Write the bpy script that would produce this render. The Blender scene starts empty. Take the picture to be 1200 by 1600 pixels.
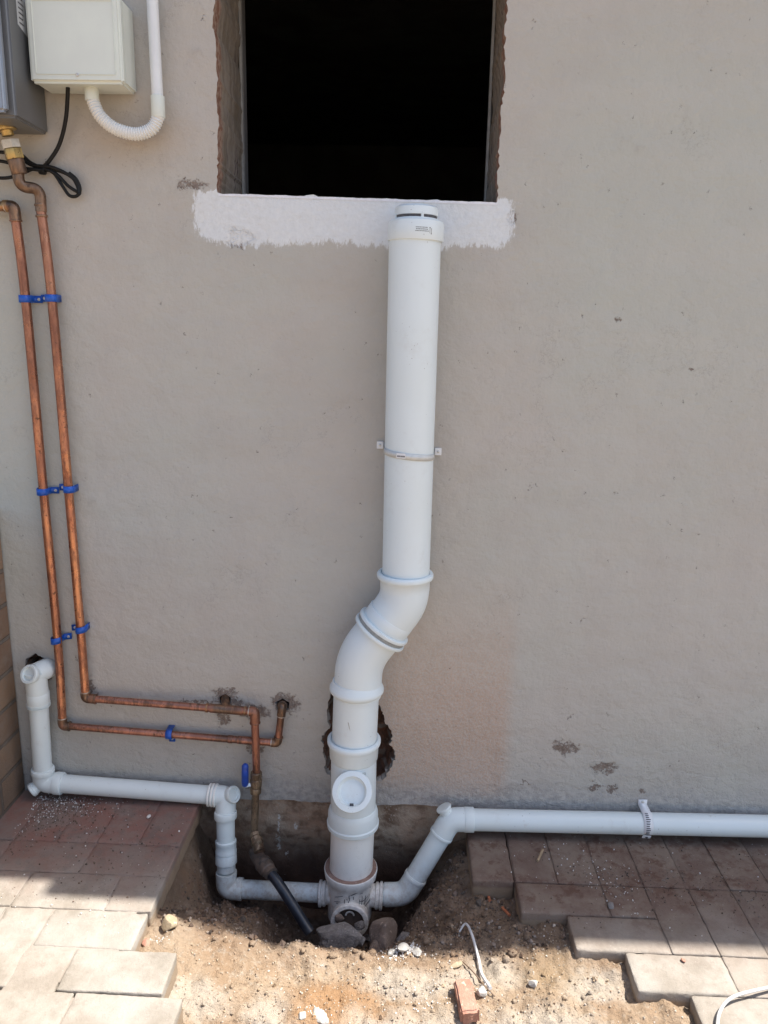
import bpy, bmesh, math, random
from mathutils import Vector, Matrix, Euler, noise
from mathutils.geometry import delaunay_2d_cdt
random.seed(7)
R = math.radians
S = bpy.context.scene
COL = S.collection

# ---------------------------------------------------------------- camera, sky, sun, exposure
CAM = Vector((0.0, -1.78, 1.19))
ROT = Matrix.Rotation(R(1.6), 3, 'Z') @ Matrix.Rotation(R(90 - 13.2), 3, 'X') @ Matrix.Rotation(R(1.15), 3, 'Z')
F = 1200.0
cd = bpy.data.cameras.new('camera'); co = bpy.data.objects.new('camera', cd); COL.objects.link(co)
cd.sensor_fit = 'VERTICAL'; cd.sensor_height = 24; cd.lens = 24 * F / 1600
cd.clip_start = 0.02; cd.clip_end = 500
co.matrix_world = Matrix.Translation(CAM) @ ROT.to_4x4()
S.camera = co
SUN = Vector((0.46, 0.055, 0.89)).normalized()
w = bpy.data.worlds.new('World'); S.world = w; w.use_nodes = True
nt = w.node_tree; bg = nt.nodes['Background']
sk = nt.nodes.new('ShaderNodeTexSky'); sk.sky_type = 'NISHITA'; sk.sun_disc = False
sk.sun_elevation = math.asin(SUN.z); sk.sun_rotation = math.atan2(SUN.x, SUN.y)
sk.dust_density = 2.5; sk.air_density = 1.0; sk.ozone_density = 1.0
nt.links.new(sk.outputs[0], bg.inputs[0]); bg.inputs[1].default_value = 0.12
sd = bpy.data.lights.new('sun', 'SUN'); sd.energy = 5.0; sd.angle = R(0.55); sd.color = (1, 0.955, 0.88)
so = bpy.data.objects.new('sun', sd); COL.objects.link(so)
so.rotation_euler = SUN.to_track_quat('Z', 'Y').to_euler(); so.location = SUN * 8
S.view_settings.view_transform = 'Standard'; S.view_settings.look = 'None'
S.view_settings.exposure = 1.10; S.view_settings.gamma = 1

def ray(px, py):
    return ROT @ Vector(((px - 600) / F, -(py - 800) / F, -1))
def PY(px, py, y):                       # point seen at px,py on the vertical plane y
    d = ray(px, py); t = (y - CAM.y) / d.y
    return CAM + d * t
def PZ(px, py, z):
    d = ray(px, py); t = (z - CAM.z) / d.z
    return CAM + d * t

# ---------------------------------------------------------------- node helper
class NT:
    def __init__(s, name):
        s.m = bpy.data.materials.new(name); s.m.use_nodes = True
        s.t = s.m.node_tree; s.b = s.t.nodes['Principled BSDF']
        s.pos = s.t.nodes.new('ShaderNodeNewGeometry').outputs['Position']
        s.obj = s.t.nodes.new('ShaderNodeTexCoord').outputs['Object']
    def put(s, inp, v):
        if isinstance(v, bpy.types.NodeSocket): s.t.links.new(v, inp)
        elif v is not None:
            if inp.type == 'RGBA' and len(v) == 3: v = (*v, 1)
            inp.default_value = v
    def noise(s, scale, detail=4, vec=None, rough=0.55, dist=0, col=False):
        n = s.t.nodes.new('ShaderNodeTexNoise'); s.put(n.inputs['Vector'], vec or s.pos)
        n.inputs['Scale'].default_value = scale; n.inputs['Detail'].default_value = detail
        n.inputs['Roughness'].default_value = rough; n.inputs['Distortion'].default_value = dist
        return n.outputs[1 if col else 0]
    def voro(s, scale, vec=None, out='Distance', feat='F1', rnd=1):
        n = s.t.nodes.new('ShaderNodeTexVoronoi'); n.feature = feat; s.put(n.inputs['Vector'], vec or s.pos)
        n.inputs['Scale'].default_value = scale; n.inputs['Randomness'].default_value = rnd
        return n.outputs[out]
    def ma(s, op, a, b=None, c=None, clamp=False):
        n = s.t.nodes.new('ShaderNodeMath'); n.operation = op; n.use_clamp = clamp
        s.put(n.inputs[0], a)
        if b is not None: s.put(n.inputs[1], b)
        if c is not None: s.put(n.inputs[2], c)
        return n.outputs[0]
    def vm(s, op, a, b=None, sc=None):
        n = s.t.nodes.new('ShaderNodeVectorMath'); n.operation = op
        s.put(n.inputs[0], a)
        if b is not None: s.put(n.inputs[1], b)
        if sc is not None: s.put(n.inputs[3], sc)
        return n.outputs['Value' if op in ('LENGTH', 'DOT_PRODUCT') else 'Vector']
    def ramp(s, v, a, b, lo=0.0, hi=1.0, smooth=True):
        n = s.t.nodes.new('ShaderNodeMapRange'); n.interpolation_type = 'SMOOTHSTEP' if smooth else 'LINEAR'
        s.put(n.inputs[0], v)
        for i, x in zip((1, 2, 3, 4), (a, b, lo, hi)): n.inputs[i].default_value = x
        return n.outputs[0]
    def mix(s, f, a, b, mode='MIX'):
        n = s.t.nodes.new('ShaderNodeMix'); n.data_type = 'RGBA'; n.blend_type = mode
        s.put(n.inputs[0], f); s.put(n.inputs[6], a); s.put(n.inputs[7], b)
        return n.outputs[2]
    def sep(s, v):
        n = s.t.nodes.new('ShaderNodeSeparateXYZ'); s.put(n.inputs[0], v); return n.outputs
    def bump(s, h, strength=0.5, dist=0.005, prev=None):
        n = s.t.nodes.new('ShaderNodeBump'); n_s = n.inputs['Strength']; s.put(n_s, strength)
        n.inputs['Distance'].default_value = dist; s.put(n.inputs['Height'], h)
        if prev: s.put(n.inputs['Normal'], prev)
        return n.outputs[0]
    def done(s, col, rough=0.8, metal=0, nrm=None, spec=None):
        s.put(s.b.inputs['Base Color'], col); s.put(s.b.inputs['Roughness'], rough)
        s.put(s.b.inputs['Metallic'], metal)
        if nrm: s.put(s.b.inputs['Normal'], nrm)
        if spec is not None: s.b.inputs['Specular IOR Level'].default_value = spec
        return s.m
    def ell(s, c, rx, rz, soft=0.35, warp=0.0, vec=None, ax='xz'):
        v = vec or s.pos
        v = s.vm('SUBTRACT', v, tuple(c))
        sc = (1 / rx, 0, 1 / rz) if ax == 'xz' else (1 / rx, 1 / rz, 0)
        v = s.vm('MULTIPLY', v, sc)
        return s.ramp(s.vm('LENGTH', v), 1 - soft, 1 + soft, 1, 0)

def simple(name, c1, c2, scale=20, rough=0.6, metal=0, bscale=200, bst=0.2, bd=0.001, spec=None):
    n = NT(name)
    f = n.ramp(n.noise(scale, 5), 0.35, 0.65)
    nb = n.bump(n.noise(bscale, 3), bst, bd) if bst else None
    return n.done(n.mix(f, c1, c2), rough, metal, nb, spec)

# ---------------------------------------------------------------- materials
def m_wall():
    n = NT('taupe_painted_plaster')
    warp = n.vm('SCALE', n.vm('SUBTRACT', n.noise(22, 4, col=True, rough=0.7), (0.5, 0.5, 0.5)), sc=0.10)
    wp = n.vm('ADD', n.pos, warp)
    fine = n.vm('ADD', n.pos, n.vm('SCALE', n.vm('SUBTRACT', n.noise(120, 4, col=True, rough=0.8), (0.5, 0.5, 0.5)), sc=0.035))
    c = n.mix(n.ramp(n.noise(1.6, 3), 0.35, 0.65), (0.458, 0.430, 0.385), (0.448, 0.440, 0.395))
    c = n.mix(n.ramp(n.noise(9, 6), 0.3, 0.75, 0, 0.30), c, (0.40, 0.36, 0.33))
    c = n.mix(n.ma('MULTIPLY', n.ell(PY(1110, 380, 0), .35, .45, .6), .5), c, (0.45, 0.475, 0.425))
    # greener lighter corner on the left, pinkish worn band right of the stack
    c = n.mix(n.ma('MULTIPLY', n.ell(PY(15, 640, 0), .16, .45, .6), .55), c, (0.44, 0.47, 0.42))
    px = n.sep(n.pos)
    x8 = PY(800, 1150, 0)
    band = n.ma('MULTIPLY', n.ramp(px[0], x8.x - .035, x8.x + .012, 1, 0), n.ramp(px[0], PY(500, 1150, 0).x, PY(620, 1150, 0).x, 0, 1))
    band = n.ma('MULTIPLY', band, n.ramp(px[2], PY(700, 850, 0).z, PY(700, 1130, 0).z, 0, 1))
    speck = n.ramp(n.noise(170, 3, rough=.7), .38, .62, .35, .95)
    c = n.mix(n.ma('MULTIPLY', band, speck), c, (0.46, 0.33, 0.25))
    c = n.mix(n.ma('MULTIPLY', n.ell(PY(200, 215, 0), .12, .06, .6), .45), c, (0.38, 0.30, 0.22))
    # lower edge: bluish grey, darker band
    low = n.ramp(n.ma('ADD', px[2], n.ma('MULTIPLY', n.noise(14, 4), .05)), .035, .11, .75, 0)
    c = n.mix(low, c, n.mix(n.ramp(n.noise(60, 4), .35, .65), (0.27, 0.265, 0.265), (0.42, 0.40, 0.38)))
    # small dark scuffs and pits
    v1 = n.voro(16, vec=n.vm('MULTIPLY', wp, (1, 1, .55))); vr = n.voro(16, vec=n.vm('MULTIPLY', wp, (1, 1, .55)), out='Color')
    pit = n.ma('MULTIPLY', n.ramp(v1, .02, .09, 1, 0), n.ramp(n.sep(vr)[0], .74, .78))
    c = n.mix(n.ma('MULTIPLY', pit, .7), c, (0.12, 0.10, 0.09))
    v2 = n.voro(34, vec=fine); vr2 = n.voro(34, vec=fine, out='Color')
    dot = n.ma('MULTIPLY', n.ramp(v2, .05, .10, 1, 0), n.ramp(n.sep(vr2)[1], .86, .89))
    c = n.mix(n.ma('MULTIPLY', dot, .85), c, (0.06, 0.05, 0.045))
    cr = n.ma('ABSOLUTE', n.ma('SUBTRACT', n.noise(3.2, 9, vec=wp, rough=.62), .5))
    cr = n.ma('MULTIPLY', n.ramp(cr, .0008, .0035, 1, 0), n.ramp(n.noise(2.3, 3), .52, .60, 0, .35))
    c = n.mix(cr, c, (0.20, 0.17, 0.15))
    tr_ = n.ramp(n.noise(3.5, 7, vec=n.vm('MULTIPLY', wp, (.5, 1, 2.6)), rough=.7), .35, .7, 0, .22)
    c = n.mix(tr_, c, (0.55, 0.52, 0.48))
    sp2 = n.ma('MULTIPLY', n.ramp(n.noise(36, 9, rough=.82), .58, .68), n.ramp(px[2], -.05, .50, .60, .22))
    c = n.mix(sp2, c, (0.24, 0.19, 0.165))
    sm = n.ma('MULTIPLY', n.ramp(n.noise(5.5, 8, rough=.75), .60, .72), .28)
    c = n.mix(sm, c, (0.24, 0.20, 0.18))
    # bare patches where the paint has gone
    fine2 = n.vm('ADD', fine, n.vm('SCALE', n.vm('SUBTRACT', n.noise(38, 6, col=True, rough=.75), (0.5, 0.5, 0.5)), sc=0.075))
    bare = None
    for (a, b, rx, rz) in ((885, 1168, .034, .015), (872, 1163, .016, .012), (943, 1200, .036, .014), (930, 1228, .018, .009), (955, 1232, .016, .006),
                           (820, 1222, .014, .004), (1003, 1237, .007, .007), (965, 499, .008, .004), (1081, 577, .006, .004),
                           (352, 1085, .030, .020), (349, 1122, .016, .018), (365, 1100, .035, .010), (400, 1112, .035, .02), (447, 1100, .034, .030), (398, 1170, .022, .010),
                           (140, 1075, .016, .022), (310, 1096, .07, .004), (300, 291, .030, .011), (375, 372, .032, .018), (800, 340, .010, .014)):
        e = n.ell(PY(a, b, 0), rx * .95, rz * .95, .22, vec=fine2 if rx > .012 else fine)
        bare = e if bare is None else n.ma('MAXIMUM', bare, e)
    bare = n.ma('MULTIPLY', bare, n.ramp(n.noise(75, 3, rough=.7), .38, .50, .25, 1))
    c = n.mix(n.ma('MULTIPLY', bare, .88), c, n.mix(n.ramp(n.noise(150, 2), .4, .6), (0.12, 0.085, 0.068), (0.22, 0.17, 0.14)))
    # white brushed band under the window
    a0 = PY(310, 345, 0); a1 = PY(797, 350, 0); zt = PY(560, 309, 0).z; zb = PY(560, 381, 0).z
    brush = n.vm('ADD', n.pos, n.vm('SCALE', n.vm('SUBTRACT', n.noise(17, 7, vec=n.vm('MULTIPLY', n.pos, (2.2, 1, .9)), col=True, rough=.78), (0.5, 0.5, 0.5)), sc=0.045))
    brush = n.vm('ADD', brush, n.vm('SCALE', n.vm('SUBTRACT', n.noise(5, 2, col=True), (0.5, 0.5, 0.5)), sc=0.05))
    bx = n.sep(brush)
    q0 = PY(318, 372, 0); q1 = PY(800, 388, 0); sl = (q1.z - q0.z) / (q1.x - q0.x)
    zf = n.ma('SUBTRACT', bx[2], n.ma('MULTIPLY', n.ma('SUBTRACT', bx[0], q0.x), sl))
    hgt = PY(318, 300, 0).z - q0.z
    vx = n.ma('DIVIDE', n.ma('SUBTRACT', bx[0], (a0.x + a1.x) / 2), (a1.x - a0.x) / 2 + .004)
    vz = n.ma('DIVIDE', n.ma('SUBTRACT', zf, q0.z + hgt / 2), hgt / 2 + .004)
    sd_ = n.ma('ADD', n.ma('POWER', n.ma('ABSOLUTE', vx), 16.0), n.ma('POWER', n.ma('ABSOLUTE', vz), n.ma('ADD', 3.2, n.ma('MULTIPLY', n.ma('GREATER_THAN', vz, 0.0), 8.0))))
    st_ = n.noise(85, 7, vec=n.vm('MULTIPLY', n.pos, (1.7, 1, .55)), rough=.82)
    mk = n.ramp(n.ma('SUBTRACT', st_, n.ma('MULTIPLY', n.ma('SUBTRACT', n.ma('MINIMUM', sd_, 2.2), .80), .26)), .36, .50)
    mk = n.ma('MAXIMUM', mk, n.ramp(sd_, .05, .35, .96, 0))
    mk = n.ma('MULTIPLY', mk, n.ramp(n.noise(34, 6, vec=n.vm('MULTIPLY', n.pos, (1, 1, 2)), rough=.8), .28, .46, .62, 1))
    c = n.mix(n.ma('MULTIPLY', mk, .95), c, n.mix(n.noise(90, 3), (0.60, 0.63, 0.64), (0.76, 0.785, 0.79)))
    # dirt rising from the ground
    h1 = n.noise(11, 6, rough=.62); h2 = n.noise(75, 4, rough=.6)
    h3 = n.noise(8, 5, vec=n.vm('MULTIPLY', wp, (1, 1, 5)), rough=.6)
    b = n.bump(h1, .42, .024); b = n.bump(h3, n.ramp(px[2], -.1, .55, .6, .12), .014, b); b = n.bump(h2, n.ramp(px[2], -.1, .5, .55, .16), .0028, b); b = n.bump(pit, .5, -.004, b)
    b = n.bump(bare, .6, -.003, b)
    return n.done(c, n.mix(mk, (0.86,) * 3, (0.7,) * 3), 0, b, .25)

def m_earthwall(name='stained_foundation'):
    n = NT(name)
    c = n.mix(n.ramp(n.noise(9, 6, rough=.7), .35, .65), (0.34, 0.22, 0.15), (0.42, 0.33, 0.25))
    c = n.mix(n.ramp(n.noise(28, 4), .45, .7), c, (0.20, 0.13, 0.09))
    z = n.sep(n.pos)[2]
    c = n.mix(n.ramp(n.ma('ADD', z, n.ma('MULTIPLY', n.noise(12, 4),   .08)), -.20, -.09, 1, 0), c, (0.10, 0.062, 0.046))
    sp = n.ma('MULTIPLY', n.ramp(n.voro(130), .12, .2, 1, 0), n.ramp(n.noise(12), .55, .65))
    c = n.mix(n.ma('MULTIPLY', sp, .7), c, (.6, .58, .55))
    fw = n.vm('ADD', n.pos, n.vm('SCALE', n.vm('SUBTRACT', n.noise(60, 4, col=True, rough=.8), (0.5, 0.5, 0.5)), sc=0.02))
    for (a_, b_, rx, rz) in ((436, 1285, .0025, .035), (433, 1315, .006, .02), (462, 1290, .005, .012), (434, 1330, .008, .014), (446, 1345, .004, .012), (880, 1300, .01, .01)):
        e = n.ma('MULTIPLY', n.ell(PY(a_, b_, .01), rx, rz, .3, vec=fw), n.ramp(n.noise(140, 3), .45, .55))
        c = n.mix(n.ma('MULTIPLY', e, .8), c, (.62, .60, .56))
    b = n.bump(n.noise(30, 6, rough=.7), .8, .012)
    return n.done(c, .9, 0, b, .2)

def m_brickbroken():
    n = NT('broken_brick')
    c = n.mix(n.ramp(n.noise(40, 5), .35, .65), (0.24, 0.13, 0.09), (0.15, 0.10, 0.075))
    c = n.mix(n.ramp(n.noise(50, 3), .64, .72), c, (0.30, 0.24, 0.20))
    zz = n.ma('ADD', n.sep(n.pos)[2], n.ma('MULTIPLY', n.ma('SUBTRACT', n.noise(20, 4), .5), .02))
    jm = n.ramp(n.ma('ABSOLUTE', n.ma('SUBTRACT', n.ma('FRACT', n.ma('MULTIPLY', zz, 11.8)), .5)), .40, .46)
    c = n.mix(n.ma('MULTIPLY', jm, .7), c, (0.30, 0.27, 0.235))
    yy = n.ma('ADD', n.sep(n.pos)[1], n.ma('MULTIPLY', n.ma('SUBTRACT', n.noise(60, 4), .5), .012))
    c = n.mix(n.ramp(yy, .010, .015, 1, 0), c, (0.40, 0.37, 0.34))
    b = n.bump(n.noise(60, 6, rough=.75), 1, .010)
    return n.done(c, .95, 0, b, .1)

def m_reveal():
    n = NT('weathered_reveal')
    st = n.vm('MULTIPLY', n.pos, (1, 2.2, .35))
    c = n.mix(n.ramp(n.noise(16, 6, vec=st, rough=.7), .35, .65), (0.18, 0.145, 0.105), (0.29, 0.245, 0.195))
    c = n.mix(n.ramp(n.noise(22, 5, vec=st), .58, .68), c, (0.10, 0.07, 0.065))
    y = n.sep(n.pos)[1]
    e = n.ramp(n.ma('ADD', y, n.ma('MULTIPLY', n.noise(35, 5), .06)), .058, .085, 1, 0)
    c = n.mix(e, c, n.mix(n.ramp(n.noise(70, 3), .4, .6), (0.24, 0.125, 0.085), (0.36, 0.25, 0.185)))
    b = n.bump(n.noise(40, 6, rough=.7), .8, .008)
    return n.done(c, .9, 0, b, .2)

def m_ground():
    n = NT('excavated_soil')
    p = n.sep(n.pos)
    big = n.noise(6, 6, rough=.65)
    dry = n.mix(n.ramp(big, .35, .65), (0.285, 0.195, 0.124), (0.36, 0.272, 0.19))
    dry = n.mix(n.ramp(n.noise(55, 5, rough=.7), .5, .72, 0, .75), dry, (0.42, 0.36, 0.29))
    dry = n.mix(n.ramp(n.noise(38, 4, rough=.6), .60, .70, 0, .6), dry, (0.16, 0.105, 0.07))
    wv = n.vm('ADD', n.pos, n.vm('SCALE', n.vm('SUBTRACT', n.noise(12, 5, col=True, rough=.7), (.5, .5, .5)), sc=.12))
    o = n.ell(PZ(520, 1555, -.07), .10, .055, .5, vec=wv, ax='xy')
    dry = n.mix(n.ma('MULTIPLY', o, .8), dry, (0.33, 0.19, 0.095))
    o = n.ell(PZ(860, 1510, -.08), .07, .05, .5, vec=wv, ax='xy')
    dry = n.mix(n.ma('MULTIPLY', o, .6), dry, (0.27, 0.19, 0.11))
    for (a, b_, rx) in ((650, 1520, .10), (640, 1590, .12), (300, 1560, .07), (840, 1590, .12), (760, 1500, .07), (930, 1530, .07), (420, 1570, .05)):
        dry = n.mix(n.ma('MULTIPLY', n.ell(PZ(a, b_, -.07), rx, .04, .5, vec=wv, ax='xy'), .55), dry, (0.47, 0.43, 0.37))
    moist_shade = n.mix(n.ramp(n.noise(18, 6, rough=.7), .35, .65), (0.12, 0.082, 0.060), (0.225, 0.165, 0.125))
    moist_shade = n.mix(n.ramp(n.noise(7, 3), .5, .7), moist_shade, (0.20, 0.115, 0.072))
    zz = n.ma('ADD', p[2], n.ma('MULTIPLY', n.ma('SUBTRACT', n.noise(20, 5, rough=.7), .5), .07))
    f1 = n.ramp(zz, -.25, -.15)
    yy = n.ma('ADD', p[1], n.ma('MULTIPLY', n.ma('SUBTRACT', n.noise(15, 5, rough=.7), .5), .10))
    f2 = n.ramp(yy, -.47, -.35, 1, .35)  # damp near the dig, also painted darker from the eave's shadow line inwards
    c = n.mix(n.ma('MULTIPLY', f1, f2), moist_shade, dry)
    h = n.noise(45, 8, rough=.72); h2 = n.voro(150)
    b = n.bump(h, 1.0, .014); b = n.bump(h2, .35, -.003, b)
    return n.done(c, .95, 0, b, .15)

def m_paver(name, red_shade):
    n = NT(name)
    p = n.sep(n.pos)
    rnd = n.t.nodes.new('ShaderNodeNewGeometry').outputs['Random Per Island']
    c = n.mix(n.ramp(n.noise(14, 6, rough=.65), .35, .65), (0.24, 0.215, 0.18), (0.33, 0.30, 0.262))
    c = n.mix(n.ma('MULTIPLY', rnd, .4), c, (0.285, 0.225, 0.185))
    c = n.mix(n.ramp(n.noise(70, 6, rough=.75), .5, .7, 0, .45), c, (0.20, 0.17, 0.14))
    c = n.mix(n.ramp(n.noise(5, 3), .5, .65, 0, .4), c, (0.36, 0.34, 0.31))
    # the rows near the wall: red-brown, soiled, and darkened as painted eave shade
    red = n.mix(n.ramp(n.noise(10, 6, rough=.7), .38, .62), red_shade[0], red_shade[1])
    red = n.mix(n.ma('MULTIPLY', n.ramp(n.noise(26, 5, rough=.7), .5, .65), .7), red, red_shade[2])
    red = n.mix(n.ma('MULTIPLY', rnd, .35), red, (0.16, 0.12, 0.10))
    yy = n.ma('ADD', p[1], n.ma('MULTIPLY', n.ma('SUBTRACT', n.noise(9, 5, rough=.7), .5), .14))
    c = n.mix(n.ramp(yy, red_shade[3] - .12, red_shade[3] + .12), c, red)
    dust = n.ma('MULTIPLY', n.ramp(n.noise(240, 3, rough=.8), .66, .73), n.ramp(n.noise(8, 4), .45, .6, .1, .8))
    c = n.mix(dust, c, (.62, .59, .55))
    # browner flanks: anything below the top face
    zt = n.ramp(n.ma('ADD', p[2], n.ma('MULTIPLY', n.noise(50, 3), .006)), red_shade[4] - .022, red_shade[4] - .012, 1, 0)
    c = n.mix(n.ma('MULTIPLY', zt, .8), c, n.mix(n.noise(40, 4), (0.22, 0.155, 0.10), (0.33, 0.25, 0.17)))
    b = n.bump(n.noise(190, 5, rough=.8), .6, .0028); b = n.bump(n.noise(28, 5, rough=.7), .45, .005, b)
    return n.done(c, .88, 0, b, .25)

def m_pvc(name='white_pvc', base=(0.69, 0.765, 0.785), dirt=.5):
    n = NT(name)
    c = n.mix(n.ramp(n.noise(6, 4), .35, .7, 0, .5), base, (base[0] * .96, base[1] * .955, base[2] * .93))
    s = n.ma('MULTIPLY', n.ramp(n.noise(34, 6, rough=.75), .60, .74), dirt)
    c = n.mix(s, c, (0.50, 0.46, 0.41))
    z = n.sep(n.pos)[2]
    zz = n.ma('ADD', z, n.ma('MULTIPLY', n.ma('SUBTRACT', n.noise(25, 5, rough=.7), .5), .16))
    c = n.mix(n.ma('MULTIPLY', n.ramp(zz, -.32, -.06, .85, 0), n.ramp(n.noise(60, 6, rough=.8), .42, .62, .25, 1)), c, (0.36, 0.28, 0.22))
    c = n.mix(n.ramp(n.noise(11, 7, rough=.72), .55, .72, 0, .28), c, (0.52, 0.52, 0.49))
    sp = n.ma('MULTIPLY', n.ramp(n.voro(90), .07, .11, 1, 0), n.ramp(n.noise(9, 3), .52, .62))
    c = n.mix(n.ma('MULTIPLY', sp, .5 + dirt * .4), c, (0.16, 0.13, 0.11))
    b = n.bump(n.noise(18, 3), .12, .002)
    return n.done(c, n.ramp(n.noise(15, 4), .3, .7, .28, .42), 0, b, .45)

def m_copper(name, a, b_, d, rough=.36):
    n = NT(name)
    st = n.vm('MULTIPLY', n.pos, (1.4, 1, .35))
    c = n.mix(n.ramp(n.noise(24, 6, vec=st, rough=.7), .4, .6), a, b_)
    c = n.mix(n.ramp(n.noise(26, 6, vec=st, rough=.75), .50, .58, 0, .85), c, d)
    c = n.mix(n.ramp(n.noise(5, 3, vec=n.vm('MULTIPLY', n.pos, (3, 1, 1))), .48, .62, 0, .7), c, (0.36, 0.16, 0.11))
    zc = n.ma('ADD', n.sep(n.pos)[2], n.ma('MULTIPLY', n.ma('SUBTRACT', n.noise(7, 4), .5), .9))
    if name == 'bright_copper': c = n.mix(n.ramp(zc, .75, 1.15, 0, .85), c, n.mix(n.ramp(n.noise(30, 5, vec=st), .4, .6), (0.22, 0.10, 0.072), (0.40, 0.19, 0.125)))
    c = n.mix(n.ramp(n.noise(120, 4), .64, .7, 0, .8), c, (0.08, 0.05, 0.035))
    b = n.bump(n.noise(80, 4), .2, .001)
    c = n.mix(n.ramp(n.noise(55, 7, vec=st, rough=.8), .48, .60, 0, .55), c, n.mix(.5, d, (0.12, 0.07, 0.05)))
    return n.done(c, n.ramp(n.noise(30, 4), .3, .7, rough - .14, rough + .16), .82, b)

def m_rock(name, a, b_, sc=30, bd=.01):
    n = NT(name)
    c = n.mix(n.ramp(n.noise(sc, 6, rough=.7), .35, .65), a, b_)
    c = n.mix(n.ramp(n.noise(sc * 4, 3), .62, .7, 0, .6), c, tuple(min(1, x * 2.2) for x in b_))
    return n.done(c, .95, 0, n.bump(n.noise(sc * 2.2, 7, rough=.72), .9, bd), .15)

def m_facebrick():
    n = NT('face_brick')
    v = n.sep(n.pos)
    t = n.t.nodes.new('ShaderNodeTexBrick')
    cb = n.t.nodes.new('ShaderNodeCombineXYZ')
    n.put(cb.inputs[0], v[1]); n.put(cb.inputs[1], v[2])
    n.put(t.inputs['Vector'], cb.outputs[0])
    t.inputs['Color1'].default_value = (0.30, 0.20, 0.13, 1); t.inputs['Color2'].default_value = (0.20, 0.13, 0.09, 1)
    t.inputs['Mortar'].default_value = (0.15, 0.13, 0.11, 1); t.inputs['Scale'].default_value = 1
    t.inputs['Brick Width'].default_value = .232; t.inputs['Row Height'].default_value = .086
    t.inputs['Mortar Size'].default_value = .006; t.inputs['Mortar Smooth'].default_value = .3
    c = n.mix(n.ramp(n.noise(35, 5, rough=.7), .4, .7, 0, .6), t.outputs[0], (0.24, 0.19, 0.15))
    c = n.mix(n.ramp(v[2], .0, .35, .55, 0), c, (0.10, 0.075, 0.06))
    b = n.bump(t.outputs[1], .9, -.008); b = n.bump(n.noise(90, 5, rough=.7), .6, .004, b)
    return n.done(c, .92, 0, b, .2)

M = {}
M['wall'] = m_wall(); M['found'] = m_earthwall(); M['broken'] = m_brickbroken(); M['reveal'] = m_reveal()
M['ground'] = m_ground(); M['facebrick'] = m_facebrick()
M['paverL'] = m_paver('red_brown_paver', ((0.25, 0.130, 0.105), (0.245, 0.180, 0.155), (0.17, 0.135, 0.12), -.30, -.005))
M['paverR'] = m_paver('brown_paver', ((0.155, 0.102, 0.078), (0.21, 0.16, 0.125), (0.10, 0.045, 0.028), -.36, -.06))
M['pvc'] = m_pvc('white_pvc', dirt=.18); M['pvcd'] = m_pvc('soiled_pvc', (0.84, 0.83, 0.79), .6)
M['pvcs'] = m_pvc('pale_blue_white_pvc', (0.70, 0.765, 0.765), .45)
M['cream'] = simple('cream_plastic', (0.69, 0.735, 0.665), (0.66, 0.70, 0.64), 12, .42, bst=.1)
M['conduit'] = simple('white_conduit', (0.74, 0.765, 0.765), (0.70, 0.73, 0.73), 30, .4, bst=.05)
M['flex'] = simple('corrugated_conduit', (0.72, 0.735, 0.72), (0.70, 0.715, 0.70), 10, .5, bst=0)
M['grey'] = simple('grey_enamel', (0.17, 0.175, 0.18), (0.15, 0.155, 0.16), 5, .38, .3, bst=.03)
M['grey2'] = simple('light_grey_enamel', (0.30, 0.33, 0.37), (0.28, 0.31, 0.35), 5, .3, .3, bst=.03)
M['sticker'] = simple('sticker_paper', (0.5, 0.52, 0.52), (0.46, 0.48, 0.49), 40, .6, bst=0)
M['ink'] = simple('dark_ink', (0.06, 0.06, 0.07), (0.10, 0.10, 0.11), 200, .6, bst=0)
M['black'] = simple('black_rubber', (0.008, 0.008, 0.008), (0.012, 0.012, 0.012), 60, .5, bst=.1, spec=.25)
M['hdpe'] = simple('black_hdpe', (0.012, 0.016, 0.026), (0.03, 0.035, 0.045), 30, .28, bst=.1)
M['fit'] = simple('muddy_black_fitting', (0.04, 0.032, 0.028), (0.12, 0.085, 0.065), 45, .6, bst=.5)
M['blue'] = simple('blue_plastic', (0.01, 0.10, 0.50), (0.012, 0.085, 0.42), 40, .35, bst=.1)
M['bluedark'] = simple('blue_vinyl_sleeve', (0.015, 0.07, 0.40), (0.02, 0.06, 0.30), 60, .4, bst=.2)
M['steel'] = simple('zinc_steel', (0.62, 0.62, 0.60), (0.50, 0.50, 0.49), 50, .35, .8, bst=.1)
M['strap'] = simple('galvanised_strap', (0.62, 0.64, 0.63), (0.54, 0.56, 0.55), 60, .45, .2, bst=.1)
M['white'] = simple('white_label', (0.78, 0.79, 0.80), (0.74, 0.75, 0.76), 60, .5, bst=0)
M['gasket'] = simple('grey_rubber_ring', (0.25, 0.26, 0.25), (0.33, 0.34, 0.32), 160, .7, bst=.3)
M['brownring'] = m_rock('muddy_ring', (0.25, 0.16, 0.13), (0.32, 0.22, 0.18), 40, .002)
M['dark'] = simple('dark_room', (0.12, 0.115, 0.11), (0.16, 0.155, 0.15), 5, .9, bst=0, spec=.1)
M['copper'] = m_copper('bright_copper', (0.68, 0.32, 0.17), (0.52, 0.22, 0.13), (0.24, 0.10, 0.07))
M['copperd'] = m_copper('tarnished_copper', (0.55, 0.25, 0.17), (0.36, 0.17, 0.12), (0.17, 0.10, 0.07), .42)
M['solder'] = m_copper('soldered_fitting', (0.22, 0.145, 0.10), (0.33, 0.20, 0.125), (0.12, 0.085, 0.065), .45)
M['brass'] = m_copper('brass', (0.55, 0.40, 0.16), (0.48, 0.34, 0.14), (0.25, 0.19, 0.10), .4)
M['brassd'] = m_copper('muddy_brass', (0.34, 0.26, 0.18), (0.28, 0.22, 0.15), (0.14, 0.10, 0.07), .5)
M['tin'] = simple('bright_solder', (0.55, 0.50, 0.45), (0.42, 0.35, 0.28), 90, .35, .8, bst=.2)
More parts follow.
